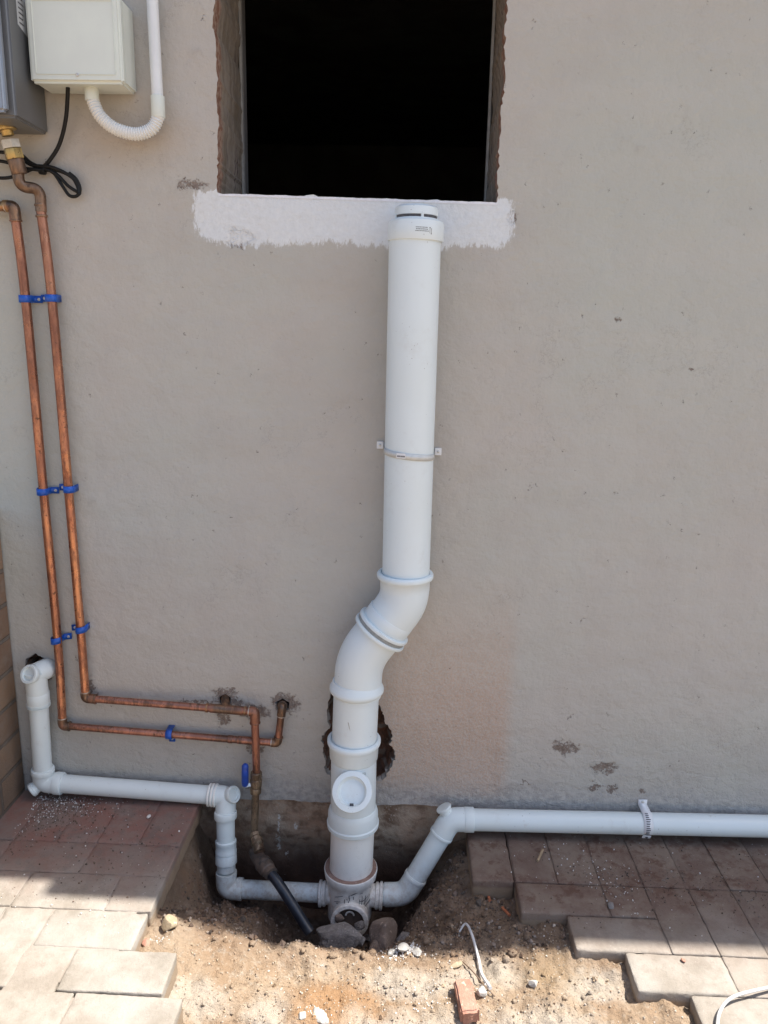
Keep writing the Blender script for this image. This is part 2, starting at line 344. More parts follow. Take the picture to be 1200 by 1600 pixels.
M['tape'] = simple('thread_tape', (0.62, 0.60, 0.54), (0.52, 0.50, 0.44), 90, .6, bst=.5)
M['clod'] = m_rock('earth_clod', (0.20, 0.15, 0.12), (0.27, 0.215, 0.18), 30, .008)
M['clodg'] = m_rock('cement_clod', (0.20, 0.18, 0.17), (0.28, 0.26, 0.245), 60, .008)
M['tan'] = m_rock('tan_stone', (0.30, 0.235, 0.155), (0.36, 0.30, 0.21), 25, .004)
M['pink'] = m_rock('pink_brick_rubble', (0.36, 0.18, 0.13), (0.42, 0.25, 0.19), 25, .005)
M['orange'] = m_rock('orange_brick_chip', (0.42, 0.14, 0.07), (0.48, 0.19, 0.10), 60, .002)
M['plast'] = m_rock('white_plaster_rubble', (0.36, 0.34, 0.31), (0.46, 0.44, 0.41), 35, .004)
M['wood'] = simple('pale_wood', (0.36, 0.26, 0.16), (0.30, 0.21, 0.13), 60, .8, bst=.4)
M['twig'] = simple('twig_bark', (0.13, 0.09, 0.06), (0.20, 0.14, 0.10), 80, .85, bst=.4)
M['strip'] = simple('grey_white_plastic_strip', (0.50, 0.50, 0.50), (0.62, 0.61, 0.60), 60, .5, bst=.3)
M['wcable'] = simple('white_cable_sheath', (0.55, 0.55, 0.54), (0.50, 0.50, 0.49), 40, .45, bst=.1)
def m_mixstone(name, cols):
    n = NT(name)
    r = n.t.nodes.new('ShaderNodeNewGeometry').outputs['Random Per Island']
    c = cols[0]
    for i, k in enumerate(cols[1:], 1):
        c = n.mix(n.ramp(r, i / len(cols) - .02, i / len(cols) + .02), c, k)
    return n.done(c, .9, 0, n.bump(n.noise(300, 3), .5, .001), .2)
M['gravel'] = m_mixstone('grit', ((0.38, 0.30, 0.215), (0.31, 0.23, 0.155), (0.43, 0.37, 0.30), (0.27, 0.19, 0.13), (0.36, 0.28, 0.20), (0.48, 0.43, 0.37)))
M['crumb'] = m_mixstone('plaster_crumbs', ((0.68, 0.66, 0.63), (0.58, 0.55, 0.52), (0.72, 0.71, 0.70)))
M['soilc'] = m_mixstone('soil_crumbs', ((0.12, 0.085, 0.065), (0.19, 0.14, 0.11), (0.15, 0.10, 0.07), (0.27, 0.22, 0.185), (0.10, 0.08, 0.066)))

# ---------------------------------------------------------------- mesh helpers
class MB:
    def __init__(s): s.v = []; s.f = []; s.mi = []; s.cur = 0
    def add(s, vs, fs):
        o = len(s.v); s.v += [tuple(v) for v in vs]; s.f += [tuple(i + o for i in f) for f in fs]; s.mi += [s.cur] * len(fs)
        return s
    def build(s, name, mats, parent=None, sharp=35, smooth=True, bevel=0):
        me = bpy.data.meshes.new(name); me.from_pydata(s.v, [], s.f); me.validate(); 
        mats = mats if isinstance(mats, (list, tuple)) else [mats]
        for m in mats: me.materials.append(m)
        if len(mats) > 1: me.polygons.foreach_set('material_index', s.mi[:len(me.polygons)])
        bm = bmesh.new(); bm.from_mesh(me)
        if s.__dict__.get('fixn', True): bmesh.ops.recalc_face_normals(bm, faces=bm.faces)
        if bevel:
            es = [e for e in bm.edges if len(e.link_faces) == 2 and e.calc_face_angle(0) > R(30)]
            bmesh.ops.bevel(bm, geom=es, offset=bevel, segments=3, affect='EDGES', clamp_overlap=True)
        bm.to_mesh(me); bm.free()
        if smooth:
            me.polygons.foreach_set('use_smooth', [True] * len(me.polygons)); me.set_sharp_from_angle(angle=R(sharp))
        o = bpy.data.objects.new(name, me); COL.objects.link(o)
        if parent: o.parent = parent; o.matrix_parent_inverse = Matrix.Translation(-parent.location)
        return o

def frame(d):
    d = d.normalized(); a = Vector((0, 0, 1)) if abs(d.z) < .9 else Vector((0, 1, 0))
    u = a.cross(d).normalized(); return u, d.cross(u).normalized()
def sweep(mb, pts, r, n=24, caps=True, sq=None):
    """tube along pts; r number or list"""
    pts = [Vector(p) for p in pts]; rs = r if isinstance(r, (list, tuple)) else [r] * len(pts)
    t0 = (pts[1] - pts[0]).normalized(); u, v = frame(t0); vs = []; pt = t0
    for i, p in enumerate(pts):
        t = (pts[min(i + 1, len(pts) - 1)] - pts[max(i - 1, 0)]).normalized()
        q = pt.rotation_difference(t); u = (q @ u); u = (u - t * u.dot(t)).normalized(); v = t.cross(u); pt = t
        for k in range(n):
            a = 2 * math.pi * k / n
            vs.append(p + (u * math.cos(a) + v * math.sin(a)) * rs[i])
    fs = [(i * n + k, i * n + (k + 1) % n, (i + 1) * n + (k + 1) % n, (i + 1) * n + k) for i in range(len(pts) - 1) for k in range(n)]
    if caps: fs += [tuple(range(n))[::-1], tuple((len(pts) - 1) * n + k for k in range(n))]
    return mb.add(vs, fs)
def lathe(mb, p, d, prof, n=40):
    """prof: list of (along, radius) from p along d"""
    p = Vector(p); d = Vector(d).normalized(); u, v = frame(d); vs = []
    for (s, r) in prof:
        for k in range(n):
            a = 2 * math.pi * k / n; vs.append(p + d * s + (u * math.cos(a) + v * math.sin(a)) * max(r, 1e-5))
    m = len(prof)
    fs = [(i * n + k, i * n + (k + 1) % n, (i + 1) * n + (k + 1) % n, (i + 1) * n + k) for i in range(m - 1) for k in range(n)]
    fs += [tuple(range(n))[::-1], tuple((m - 1) * n + k for k in range(n))]
    return mb.add(vs, fs)
def ringp(L, r, b=.002): return [(0, r - b), (b * .3, r - b * .3), (b, r), (L - b, r), (L - b * .3, r - b * .3), (L, r - b)]
def box(mb, c, s, rot=None):
    c = Vector(c); h = Vector(s) / 2; vs = []
    for x in (-1, 1):
        for y in (-1, 1):
            for z in (-1, 1):
                q = Vector((x * h.x, y * h.y, z * h.z))
                if rot: q = rot @ q
                vs.append(c + q)
    return mb.add(vs, [(0, 1, 3, 2), (4, 6, 7, 5), (0, 4, 5, 1), (2, 3, 7, 6), (0, 2, 6, 4), (1, 5, 7, 3)])
def fillet(pts, rad, k=8):
    pts = [Vector(p) for p in pts]; out = [pts[0]]
    rads = rad if isinstance(rad, (list, tuple)) else [rad] * len(pts)
    for i in range(1, len(pts) - 1):
        a, b, c = pts[i - 1], pts[i], pts[i + 1]; r = rads[i]
        r = min(r, (a - b).length * .49, (c - b).length * .49)
        p0 = b + (a - b).normalized() * r; p1 = b + (c - b).normalized() * r
        for j in range(k + 1):
            t = j / k; out.append(p0 * (1 - t) ** 2 + b * 2 * t * (1 - t) + p1 * t * t)
    return out + [pts[-1]]
def spline(pts, n=10):
    pts = [Vector(p) for p in pts]; out = []
    P = [pts[0] * 2 - pts[1]] + pts + [pts[-1] * 2 - pts[-2]]
    for i in range(1, len(P) - 2):
        for j in range(n):
            t = j / n; a, b, c, d = P[i - 1:i + 3]
            out.append(.5 * ((2 * b) + (c - a) * t + (2 * a - 5 * b + 4 * c - d) * t * t + (3 * b - a - 3 * c + d) * t ** 3))
    return out + [pts[-1]]
def empty(name, loc): 
    o = bpy.data.objects.new(name, None); COL.objects.link(o); o.location = loc; o.empty_display_size = .05; return o
def tag(o, label, cat, group=None, kind=None):
    if label: o['label'] = label
    if cat: o['category'] = cat
    if group: o['group'] = group
    if kind: o['kind'] = kind
    return o

# ---------------------------------------------------------------- ground
XL = PZ(308, 1262, -.005).x          # right edge of the left paving
XR = PZ(729, 1297, -.06).x           # left edge of the right paving
def sst(a, b, x):
    t = max(0, min(1, (x - a) / (b - a))); return t * t * (3 - 2 * t)
def h(x, y):
    if y > .03: return -.5
    wx = x + .022 * noise.noise((x * 9, y * 9, 3)); wy = y + .03 * noise.noise((x * 7, y * 7, 8))
    base = -.046 - .052 * sst(XL + .02, XL + .30, x) + .012 * sst(XR, XR + .2, x) - .012 * sst(-.5, -.8, y)
    if x < XL - .06 or x > XR + .62 + 0: base = min(base, -.075) if x < 0 else -.13
    tr = sst(XL - .045, XL + .05, wx) * (1 - sst(XR - .20, XR - .005, wx) * .93)
    lf = 1 - sst(XL + .16, XL + .28, x); rt = sst(XR - .26, XR - .12, x)
    tr = tr * (sst(-.41, -.20, wy) * (1 - lf) * (1 - rt) + lf * max(0, min(1, (wy + .39) / .32)) * .86 + rt * max(0, min(1, (wy + .38) / .30)))
    # shallow scrape in front of the first right pavers
    z = base - .265 * tr
    if y < -.02:
        z += .015 * noise.noise((x * 14, y * 14, 1)) + .010 * noise.noise((x * 34, y * 34, 2)) + .006 * noise.noise((x * 80, y * 80, 4)) + .003 * noise.noise((x * 170, y * 170, 5))
        if tr > .02: z += tr * (.026 * noise.noise((x * 22, y * 22, 6)) + .012 * noise.noise((x * 60, y * 60, 9)))
    if z > -.02: z = -.02
    return z
def axis(lo, hi, st, far):
    a = [lo + i * st for i in range(int((hi - lo) / st) + 1)]
    s = st; x = lo; L = []
    while x > -far: s *= 1.35; x -= s; L.append(x)
    s = st; x = a[-1]; Rr = []
    while x < far: s *= 1.35; x += s; Rr.append(x)
    return L[::-1] + a + Rr
ax = axis(-.62, .86, .0055, 60); ay = axis(-.92, .03, .0055, 60)
mb = MB(); nx = len(ax)
mb.add([(x, y, h(x, y)) for y in ay for x in ax], [(j * nx + i, j * nx + i + 1, (j + 1) * nx + i + 1, (j + 1) * nx + i) for j in range(len(ay) - 1) for i in range(nx - 1)])
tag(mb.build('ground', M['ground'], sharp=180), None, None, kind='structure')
def G(px, py, off=0.0):
    d = ray(px, py); t = .9
    while t < 4:
        p = CAM + d * t
        if p.z < h(p.x, p.y) + off: return p
        t += .002
    return p

# ---------------------------------------------------------------- house
house = empty('house', (0, 0, 0))
tag(house, 'taupe plastered house wall with a dark unglazed window opening and white brushed sill band', 'house')
def jag(pts, amp, step=.012, seed=0):
    out = []; rr = random.Random(seed)
    for i in range(len(pts)):
        a = Vector(pts[i]); b = Vector(pts[(i + 1) % len(pts)]); n = max(1, int((b - a).length / step))
        for k in range(n):
            p = a.lerp(b, k / n); out.append((p.x + rr.uniform(-amp, amp) + amp * 2 * noise.noise((p.x * 25, p.y * 25, seed)), p.y + rr.uniform(-amp, amp) + amp * 2 * noise.noise((p.x * 25, p.y * 25, seed + 9))))
    return out
def pp(l): return [(PY(a, b, 0).x, PY(a, b, 0).z) for a, b in l]
wl = pp([(341, 303), (777, 317)]); WT = 2.06
win = jag([wl[0], wl[1], (wl[1][0] + .002, WT), (wl[0][0] + .003, WT)], .0026, .008, 1)
hole_main = jag(pp([(516, 1068), (512, 1110), (514, 1140), (502, 1150), (506, 1180), (508, 1205), (528, 1228), (560, 1232), (596, 1220), (614, 1200), (617, 1180), (608, 1165), (614, 1150), (604, 1128), (592, 1105), (585, 1075)]), .0034, .005, 2)
hole_l = jag(pp([(36, 1050), (40, 1028), (56, 1020), (74, 1030), (82, 1046), (80, 1062), (62, 1072), (42, 1066)]), .0018, .004, 3)
hole_c1 = jag(pp([(344, 1098), (343, 1089), (352, 1084), (361, 1090), (360, 1100)]), .001, .006, 4)
hole_c2 = jag(pp([(432, 1108), (430, 1097), (441, 1091), (452, 1097), (450, 1109)]), .001, .006, 5)
holes = [win, hole_main, hole_l, hole_c1, hole_c2]
X0, X1, ZT = -5.0, 7.0, 2.62
bot = []; x = X0
while x < X1:
    st = .01 if -.55 < x < .35 else .2
    bot.append((x, -.012 + .006 * noise.noise((x * 12, 0, 0)) + .004 * noise.noise((x * 45, 3, 0)) - .22 * (1 if x > XR + .02 or x < XL - .22 else 0))); x += st
outer = bot + [(X1, bot[-1][1]), (X1, ZT), (X0, ZT)]
def inpoly(p, poly):
    c = False; x, y = p; n = len(poly)
    for i in range(n):
        x1, y1 = poly[i]; x2, y2 = poly[i - 1]
        if (y1 > y) != (y2 > y) and x < (x2 - x1) * (y - y1) / (y2 - y1) + x1: c = not c
    return c
vs = []; es = []
for loop in [outer] + holes:
    o = len(vs); vs += [Vector(p) for p in loop]; es += [(o + i, o + (i + 1) % len(loop)) for i in range(len(loop))]
r_ = delaunay_2d_cdt(vs, es, [], 0, 1e-6)
mb = MB(); V2 = r_[0]; fs = []
for f in r_[2]:
    c = sum((V2[i] for i in f), Vector((0, 0))) / len(f)
    if inpoly(c, outer) and not any(inpoly(c, hh) for hh in holes): fs.append(tuple(f))
mb.add([(v.x, 0, v.y) for v in V2], fs)
# plaster thickness along the lower edge
n = len(bot); mb.add([(p[0], 0, p[1]) for p in bot] + [(p[0], .02, p[1] + .006) for p in bot], [(i, i + 1, n + i + 1, n + i) for i in range(n - 1)])
wall = mb.build('wall', M['wall'], house, smooth=False)
def rim(name, loop, d0, d1, mat, shrink=0, cap=True, capmat=None, seed=0):
    rr = random.Random(seed); n = len(loop); cx = sum(p[0] for p in loop) / n; cz = sum(p[1] for p in loop) / n
    mb = MB(); L = []; K = 6
    for k in range(K + 1):
        t = k / K; y = d0 + (d1 - d0) * t
        for p in loop:
            q = (cx + (p[0] - cx) * (1 + shrink * t), cz + (p[1] - cz) * (1 + shrink * t))
            j = 0 if k == 0 else .0025 * (1 if shrink else .3)
            if k and shrink: g_ = 1 + .10 * noise.noise((p[0] * 30, y * 40, p[1] * 30)); q = (cx + (q[0] - cx) * g_, cz + (q[1] - cz) * g_)
            L.append((q[0] + rr.uniform(-j, j), y + rr.uniform(-j, j), q[1] + rr.uniform(-j, j)))
    fs = [(k * n + i, k * n + (i + 1) % n, (k + 1) * n + (i + 1) % n, (k + 1) * n + i) for k in range(K) for i in range(n)]
    if cap:
        for m_ in range(1, 7):
            f_ = 1 - m_ / 6.5; o_ = len(L)
            for p in loop:
                x_ = cx + (p[0] - cx) * (1 + shrink) * f_; z_ = cz + (p[1] - cz) * (1 + shrink) * f_
                L.append((x_, d1 + .022 * noise.noise((x_ * 26, z_ * 26, seed)) + .009 * noise.noise((x_ * 80, z_ * 80, seed)), z_))
            fs += [(o_ - n + i, o_ - n + (i + 1) % n, o_ + (i + 1) % n, o_ + i) for i in range(n)]
        L.append((cx, d1, cz)); fs += [(len(L) - 1 - n + i, len(L) - 1 - n + (i + 1) % n, len(L) - 1) for i in range(n)]
    mb.add(L, fs); return mb.build(name, mat, house, smooth=False)
rim('broken_hole', hole_main, 0, .085, M['broken'], -.12, seed=1)
rim('pipe_hole', hole_l, 0, .09, M['broken'], -.05, seed=2)
rim('pipe_hole', hole_c1, 0, .04, M['broken'], -.1, seed=3)
rim('pipe_hole', hole_c2, 0, .04, M['broken'], -.1, seed=4)
rim('window_reveal', win, 0, .262, M['reveal'], 0, cap=False, seed=5)
# thin timber stops at the back of the opening
for sx, px_ in ((1, wl[0][0]), (-1, wl[1][0])):
    b = MB(); box(b, (px_ + sx * .004, .252, (wl[0][1] + WT) / 2), (.006, .018, WT - wl[0][1])); b.build('window_stop', simple('grey_stop', (.22, .21, .19), (.30, .29, .26), 30, .7), house, bevel=.001)
# the sill strip, crumbly white top edge
b = MB(); nn = 120; vs = []
for i in range(nn):
    x = wl[0][0] + (wl[1][0] - wl[0][0]) * i / (nn - 1); z = wl[0][1] + (wl[1][1] - wl[0][1]) * i / (nn - 1)
    k = .0035 * noise.noise((x * 30, 2, 2)) + .002 * noise.noise((x * 120, 1, 2)) + .004
    vs += [(x, -.0008, z - .004), (x, -.0004, z + k * .5 - .001), (x, .05, z + k * .5 - .001), (x, .26, z + .002)]
b.add(vs, [(i * 4 + j, i * 4 + j + 1, (i + 1) * 4 + j + 1, (i + 1) * 4 + j) for i in range(nn - 1) for j in range(3)])
b.build('window_sill', simple('white_sill_paint', (.70, .71, .74), (.78, .79, .82), 60, .7, bst=.5, bd=.003), house, sharp=60)
# foundation
b = MB(); nn = 260; zz = [-.6 + .61 * j / 30 for j in range(31)]; vs = []
for j, z in enumerate(zz):
    for i in range(nn):
        x = XL - .25 + (XR - XL + .6) * i / (nn - 1)
        y = .010 + .008 * noise.noise((x * 14, z * 14, 0)) + .004 * noise.noise((x * 45, z * 45, 5)) + .03 * sst(-.10, -.20, z)
        vs.append((x, max(.003, y), z))
b.add(vs, [(j * nn + i, j * nn + i + 1, (j + 1) * nn + i + 1, (j + 1) * nn + i) for j in range(30) for i in range(nn - 1)])
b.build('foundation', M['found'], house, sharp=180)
b = MB()
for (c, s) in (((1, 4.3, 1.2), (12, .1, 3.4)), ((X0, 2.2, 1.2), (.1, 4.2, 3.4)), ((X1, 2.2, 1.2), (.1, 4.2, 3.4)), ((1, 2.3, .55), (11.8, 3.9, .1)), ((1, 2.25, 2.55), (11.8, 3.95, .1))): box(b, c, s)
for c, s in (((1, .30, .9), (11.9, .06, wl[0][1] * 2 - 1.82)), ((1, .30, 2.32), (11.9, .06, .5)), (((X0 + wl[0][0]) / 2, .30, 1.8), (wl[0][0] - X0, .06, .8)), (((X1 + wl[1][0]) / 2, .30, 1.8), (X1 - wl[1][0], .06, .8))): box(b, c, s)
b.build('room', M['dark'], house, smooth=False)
HE = 2.66; off = HE * SUN.y / SUN.z
ov = .377 - off
xs = PZ(112, 1395, 0).x + HE * SUN.x / SUN.z
b = MB(); box(b, ((xs + 8) / 2, (4.5 - ov) / 2, HE + .06), (8 - xs, 4.5 + ov, .12)); box(b, ((xs - 6) / 2, (4.5 - ov + .045) / 2, HE + .06), (xs + 6, 4.5 + ov - .045, .12))
b.build('roof', simple('roof_soffit', (.5, .49, .46), (.45, .44, .42), 3, .8), house, smooth=False)

# brick boundary wall on the left
c0 = PY(38, 1200, 0).x; zt = PY(3, 792, 0).z
b = MB(); box(b, (c0 - .115, -.90, zt / 2 - .2), (.23, 1.798, zt + .4))
bw = b.build('brick_wall', M['facebrick'], bevel=.006); tag(bw, 'low brown face brick wall at the left edge, meeting the house wall', 'wall')

# ---------------------------------------------------------------- paving
def paver(mb, x0, x1, y0, y1, z, t=.055, jx=0.0008, rad=.004, lev=.002):
    cx, cy = (x0 + x1) / 2, (y0 + y1) / 2; zz = z + random.uniform(-lev, lev * .6)
    rot = Euler((R(random.uniform(-.5, .5)), R(random.uniform(-.5, .5)), R(random.uniform(-.6, .6)))).to_matrix()
    H = Vector((abs(x1 - x0) / 2 - jx, abs(y1 - y0) / 2 - jx, t / 2)); near = cy > -1.0 and cx < .75
    st = .007 if near else .03; sd = random.uniform(0, 99)
    def coords(h_):
        m = max(1, int(2 * (h_ - rad) / st)); return [-h_, -h_ + rad * .35] + [-h_ + rad + 2 * (h_ - rad) * i / m for i in range(m + 1)] + [h_ - rad * .35, h_]
    C_ = [coords(H.x), coords(H.y), coords(H.z)]; idx = {}; vs = []; fs = []
    def vid(p):
        k = (round(p[0], 6), round(p[1], 6), round(p[2], 6))
        if k not in idx:
            P_ = Vector(p); I = Vector([max(-H[a] + rad, min(H[a] - rad, p[a])) for a in range(3)]); d = P_ - I
            e = sum(1 for a in range(3) if abs(abs(p[a]) - H[a]) < rad * 1.2)
            Q_ = I + d.normalized() * rad if d.length > 0 else P_
            nd = d.normalized()
            w = Vector((P_.x + sd, P_.y, P_.z))
            a_ = .0007 * noise.noise(w * 55) + .0005 * noise.noise(w * 170)
            if e >= 2: a_ -= .0045 * max(0, noise.noise(w * 42) - .12) + .0012 * abs(noise.noise(w * 120))
            Q_ += nd * a_
            idx[k] = len(vs); vs.append(Vector((cx, cy, zz - t / 2)) + rot @ Q_)
        return idx[k]
    for a in range(3):
        u, v = (a + 1) % 3, (a + 2) % 3
        for sg in (-1, 1):
            if a == 2 and sg < 0: continue
            for i in range(len(C_[u]) - 1):
                for j in range(len(C_[v]) - 1):
                    q_ = []
                    for (ii, jj) in ((i, j), (i + 1, j), (i + 1, j + 1), (i, j + 1)):
                        p = [0, 0, 0]; p[a] = sg * H[a]; p[u] = C_[u][ii]; p[v] = C_[v][jj]; q_.append(vid(p))
                    fs.append(tuple(q_ if sg > 0 else q_[::-1]))
    mb.add(vs, fs)
def pieces(cells, name, mat, z, fill=(), rad=.0032, lev=.0016):
    mb = MB(); mb.fixn = False
    for c in cells: paver(mb, *c, z, rad=rad, lev=lev)
    for (x0, x1, y0, y1) in fill: box(mb, ((x0 + x1) / 2, (y0 + y1) / 2, z - .0036 - .02), (x1 - x0, y1 - y0, .04))
    return mb.build(name, mat, sharp=60)
Z1 = -.005; L = []
for i in range(5): L.append((XL - .1 * (i + 1), XL - .1 * i, -.205, -.004))
for r0, o in ((-.205, 0), (-.31, .1)):
    x = XL
    for w_ in ((.2, .2, .2) if not o else (.1, .2, .2)): L.append((x - w_, x, r0 - (.105 if not o else .108), r0)); x -= w_
AY = -.418; BY = -.520
L += [(XL - .305, XL - .205, AY - .20, AY), (XL - .505, XL - .305, AY - .1, AY), (XL - .50, XL - .405 + .1, AY - .2, AY - .1)]
BX = XL + .088
L += [(BX - .30, BX - .20, BY - .2, BY), (BX - .40, BX - .30, BY - .40, BY - .105), (BX - .50, BX - .40, BY - .25, BY - .105)]
y = BY - .102
for j in range(12):
    x = BX + .04 + (.1 if j % 2 else 0)
    for i in range(6): L.append((x - .2, x, y - .1, y)); x -= .2
    y -= .1
pv = pieces([c for c in L], 'paving', M['paverL'], Z1, fill=((XL - .48, XL - .012, -.408, -.012), (BX - .48, XL - .03, -.60, -.412), (BX - .48, BX - .02, -1.5, -.632))); tag(pv, None, None, kind='structure')
E = ((XL - .205, XL - .004, AY - .1, AY, 'sunlit cream paver at the left dirt edge, just past the shadow line'),
     (BX - .2, BX, BY - .1, BY, 'cream paver jutting furthest into the dirt on the left side'))
for e in E:
    tag(pieces([e[:4]], 'paver', M['paverL'], Z1, rad=.004), e[4], 'paver', 'loose edge pavers')
# right: herringbone with a stepped edge
Z2 = -.06; U = .1; Rr = []; WY = -.012
def cell(i0, i1, j0, j1): return (XR + U * i0, XR + U * i1, WY - U * j1, WY - U * j0)
for i in range(1, 26): Rr.append(cell(i, i + 1, 0, 2))
Rr.append(cell(3, 4, 2, 3))
for i in range(4, 26): Rr.append(cell(i, i + 1, 2, 4))
Rr += [cell(5, 6, 4, 5)]
for i in range(6, 26): Rr.append(cell(i, i + 1, 4, 6))
for j in range(6, 18):
    x = 5 if j % 2 else 6
    while x < 24: Rr.append(cell(x, x + 2, j, j + 1)); x += 2
tag(pieces(Rr, 'paving', M['paverR'], Z2, fill=[(XR + U * (a + .1), XR + 2.4, WY - U * d_ + .002 * (a > 0), WY - U * c_ - .02 * (a == 1)) for a, c_, d_ in ((.9, 0, 2), (1.1, 2.01, 3), (2.1, 3.01, 4), (3.1, 4.01, 5), (4.1, 5.01, 6), (5.2, 6.01, 17))]), None, None, kind='structure')
for (a, lab) in (((0, 1, 0, 2), 'brown paver standing alone beside the trench, below the bent white pipe'),
                 ((1, 3, 2, 3), 'shaded brown paver sticking out as the second step of the right paving edge'),
                 ((2, 4, 3, 4), 'half sunlit paver forming the third step of the right paving edge'),
                 ((3, 5, 4, 5), 'cream sunlit paver with a broad brown front face, lower right'),
                 ((4, 6, 5, 6), 'cream paver under the white cable in the bottom right corner')):
    tag(pieces([cell(*a)], 'paver', M['paverR'], Z2, rad=.006), lab, 'paver', 'loose edge pavers')

# ---------------------------------------------------------------- soil stack
YS = -.078
base = PY(547, 1440, YS)
st = empty('soil_stack', base)
tag(st, 'thick white plastic soil stack with offset bend rising to a vent cap under the window', 'pipe')
def q(a, b, y=YS): return PY(a, b, y)
# upper pipe
b = MB(); sweep(b, [q(648.5, 370), q(634, 902)], .0548, 48); b.build('upright_pipe', M['pvc'], st)
top = q(649, 378); d = (q(649.5, 340) - q(648, 380)).normalized(); Lc = (q(649.5, 346) - top).length
b = MB(); lathe(b, top, d, [(0, .0555), (0, .058), (.002, .0588), (Lc - .006, .0585), (Lc - .002, .057), (Lc, .053), (Lc + .002, .046), (Lc + .004, .045)], 56)
cap = b.build('vent_cap', M['pvc'], st)
b = MB(); lathe(b, top + d * (Lc + .003), d, [(0, .043), (.008, .043)], 48); b.build('vent_gap', M['ink'], cap)
b = MB()
for k in range(4):
    u, v = frame(d); a = 2 * math.pi * (k + .18) / 4; c = top + d * (Lc + .008) + (u * math.cos(a) + v * math.sin(a)) * .0435
    lathe(b, c - d * .006, d, [(0, .003), (.012, .003)], 8)
lathe(b, top + d * (Lc + .0095), d, [(0, .044), (.0005, .0455), (.010, .0455), (.016, .044), (.020, .038), (.022, .025), (.0225, .001)], 56)
b.build('vent_lid', M['pvc'], cap)
# label print on the collar
def printmarks(pts_fn, lines, par, name='printed_mark', mat='ink'):
    b = MB()
    for (a0, a1, z0, z1) in lines:
        n = 4; vs = []
        for i in range(n + 1):
            a = a0 + (a1 - a0) * i / n; vs += [pts_fn(a, z0), pts_fn(a, z1)]
        b.add(vs, [(i * 2, i * 2 + 2, i * 2 + 3, i * 2 + 1) for i in range(n)])
    b.fixn = False
    return b.build(name, M[mat], par, smooth=False)
def cyl(p, d, r):
    d = d.normalized(); x = Vector((1, 0, 0)); x = (x - d * x.dot(d)).normalized(); f = x.cross(d).normalized()
    if f.y > 0: f = -f
    return lambda a, s: p + d * s + (x * math.sin(a) + f * math.cos(a)) * r
fn = cyl(top, d, .0589)
mk = []
rr = random.Random(3)
for s0 in (.022, .0185, .015):
    a = -.02 + rr.uniform(0, .05)
    while a < .42: w_ = rr.uniform(.015, .05); mk.append((a, a + w_, s0, s0 + .0013)); a += w_ + .012
mk += [(.50, .515, .012, .024), (.56, .575, .010, .022), (.48, .53, .022, .0232), (.545, .59, .0105, .0117)]
printmarks(fn, mk, cap)
# bends
def partsweep(name, pts, r, par, mat='pvc', rad=.05, n=44, k=14):
    b = MB(); sweep(b, fillet(pts, rad, k), r, n); return b.build(name, M[mat], par, sharp=50)
e1 = partsweep('upper_bend', [q(633.5, 900), q(631.5, 938), q(596, 985)], .0572, st, rad=.045)
e2 = partsweep('lower_bend', [q(599, 981), q(561, 1028), q(558.5, 1085)], .0572, st, rad=.055)
def collar(par, p, d, L, r, name='socket_ring', mat='pvc', b_=.0035, inner=None):
    b = MB(); lathe(b, p - d.normalized() * L / 2, d, ringp(L, r, b_), 56); return b.build(name, M[mat], par)
up = (q(648, 380) - q(634, 890)).normalized()
def socket(par, p, d, r0, r1, L, mat='pvc', name='socket_ring'):
    """open socket mouth: lip, inner groove and pipe gap"""
    b = MB(); lathe(b, p, d, [(-L, r0), (-.010, r0 + .0005), (-.006, r1 - .001), (-.003, r1), (.003, r1), (.006, r1 - .002), (.007, r1 - .004), (.0065, r0 - .0005), (.003, r0 - .001)], 56)
    return b.build(name, M[mat], par, sharp=60)
socket(e1, q(633.2, 898), up, .0575, .0655, .035)
dm = (q(596, 985) - q(631, 938)).normalized()
pj = q(597, 982.5)
for s in (-.008, .009):
    collar(e1 if s < 0 else e2, pj + dm * s, dm, .0085, .0665 if s < 0 else .068, b_=.002)
collar(e2, pj + dm * .0005, dm, .010, .0640, 'rubber_ring', 'gasket', .001)
collar(e1, pj - dm * .026, dm, .030, .0585, b_=.001); 
dv = (q(556.5, 1085) - q(554, 1150)).normalized()
b = MB(); lathe(b, q(557.5, 1072), dv, [(-.018, .057), (-.014, .062), (-.008, .0655), (-.002, .0655), (.004, .062), (.016, .0575)], 56); b.build('socket_ring', M['pvc'], e2)
# middle pipe
b = MB(); sweep(b, [q(557.3, 1070), q(553.4, 1165)], .0548, 48); b.build('short_pipe', M['pvc'], st)
# inspection fitting
b = MB(); sweep(b, [q(553, 1172), q(551.5, 1285)], .0560, 48)
ins = b.build('inspection_fitting', M['pvc'], st)
di = (q(553, 1160) - q(551, 1290)).normalized()
b = MB(); lathe(b, q(553.2, 1156), di, [(-.048, .0565), (-.044, .059), (-.014, .0605), (-.010, .063), (-.004, .0655), (.003, .0655), (.006, .063), (.0065, .0575), (.002, .056)], 56); b.build('socket_ring', M['pvc'], ins, sharp=60)
b = MB(); lathe(b, q(551.5, 1280), di, [(-.016, .0555), (-.0155, .0625), (-.013, .0650), (-.004, .0655), (-.001, .0630), (.024, .0625), (.032, .0600), (.038, .0570)], 56); b.build('socket_ring', M['pvc'], ins)
pb = q(550.5, 1253, YS); dc = Vector((-.02, -.80, .60)).normalized()
face = q(550, 1237, YS - .086)
b = MB(); lathe(b, face - dc * .10, dc, [(0, .038), (.07, .0440), (.078, .0450), (.088, .0470)], 56); b.build('branch_neck', M['pvc'], ins)
b = MB(); lathe(b, face, dc, [(-.014, .0455), (-.012, .0475), (-.002, .0482), (.0005, .0468), (.001, .0450), (.001, .0345), (-.002, .0335), (-.009, .0315), (-.014, .026), (-.0165, .015), (-.017, .0001)], 64)
icap = b.build('inspection_cap', M['pvc'], ins, sharp=40)
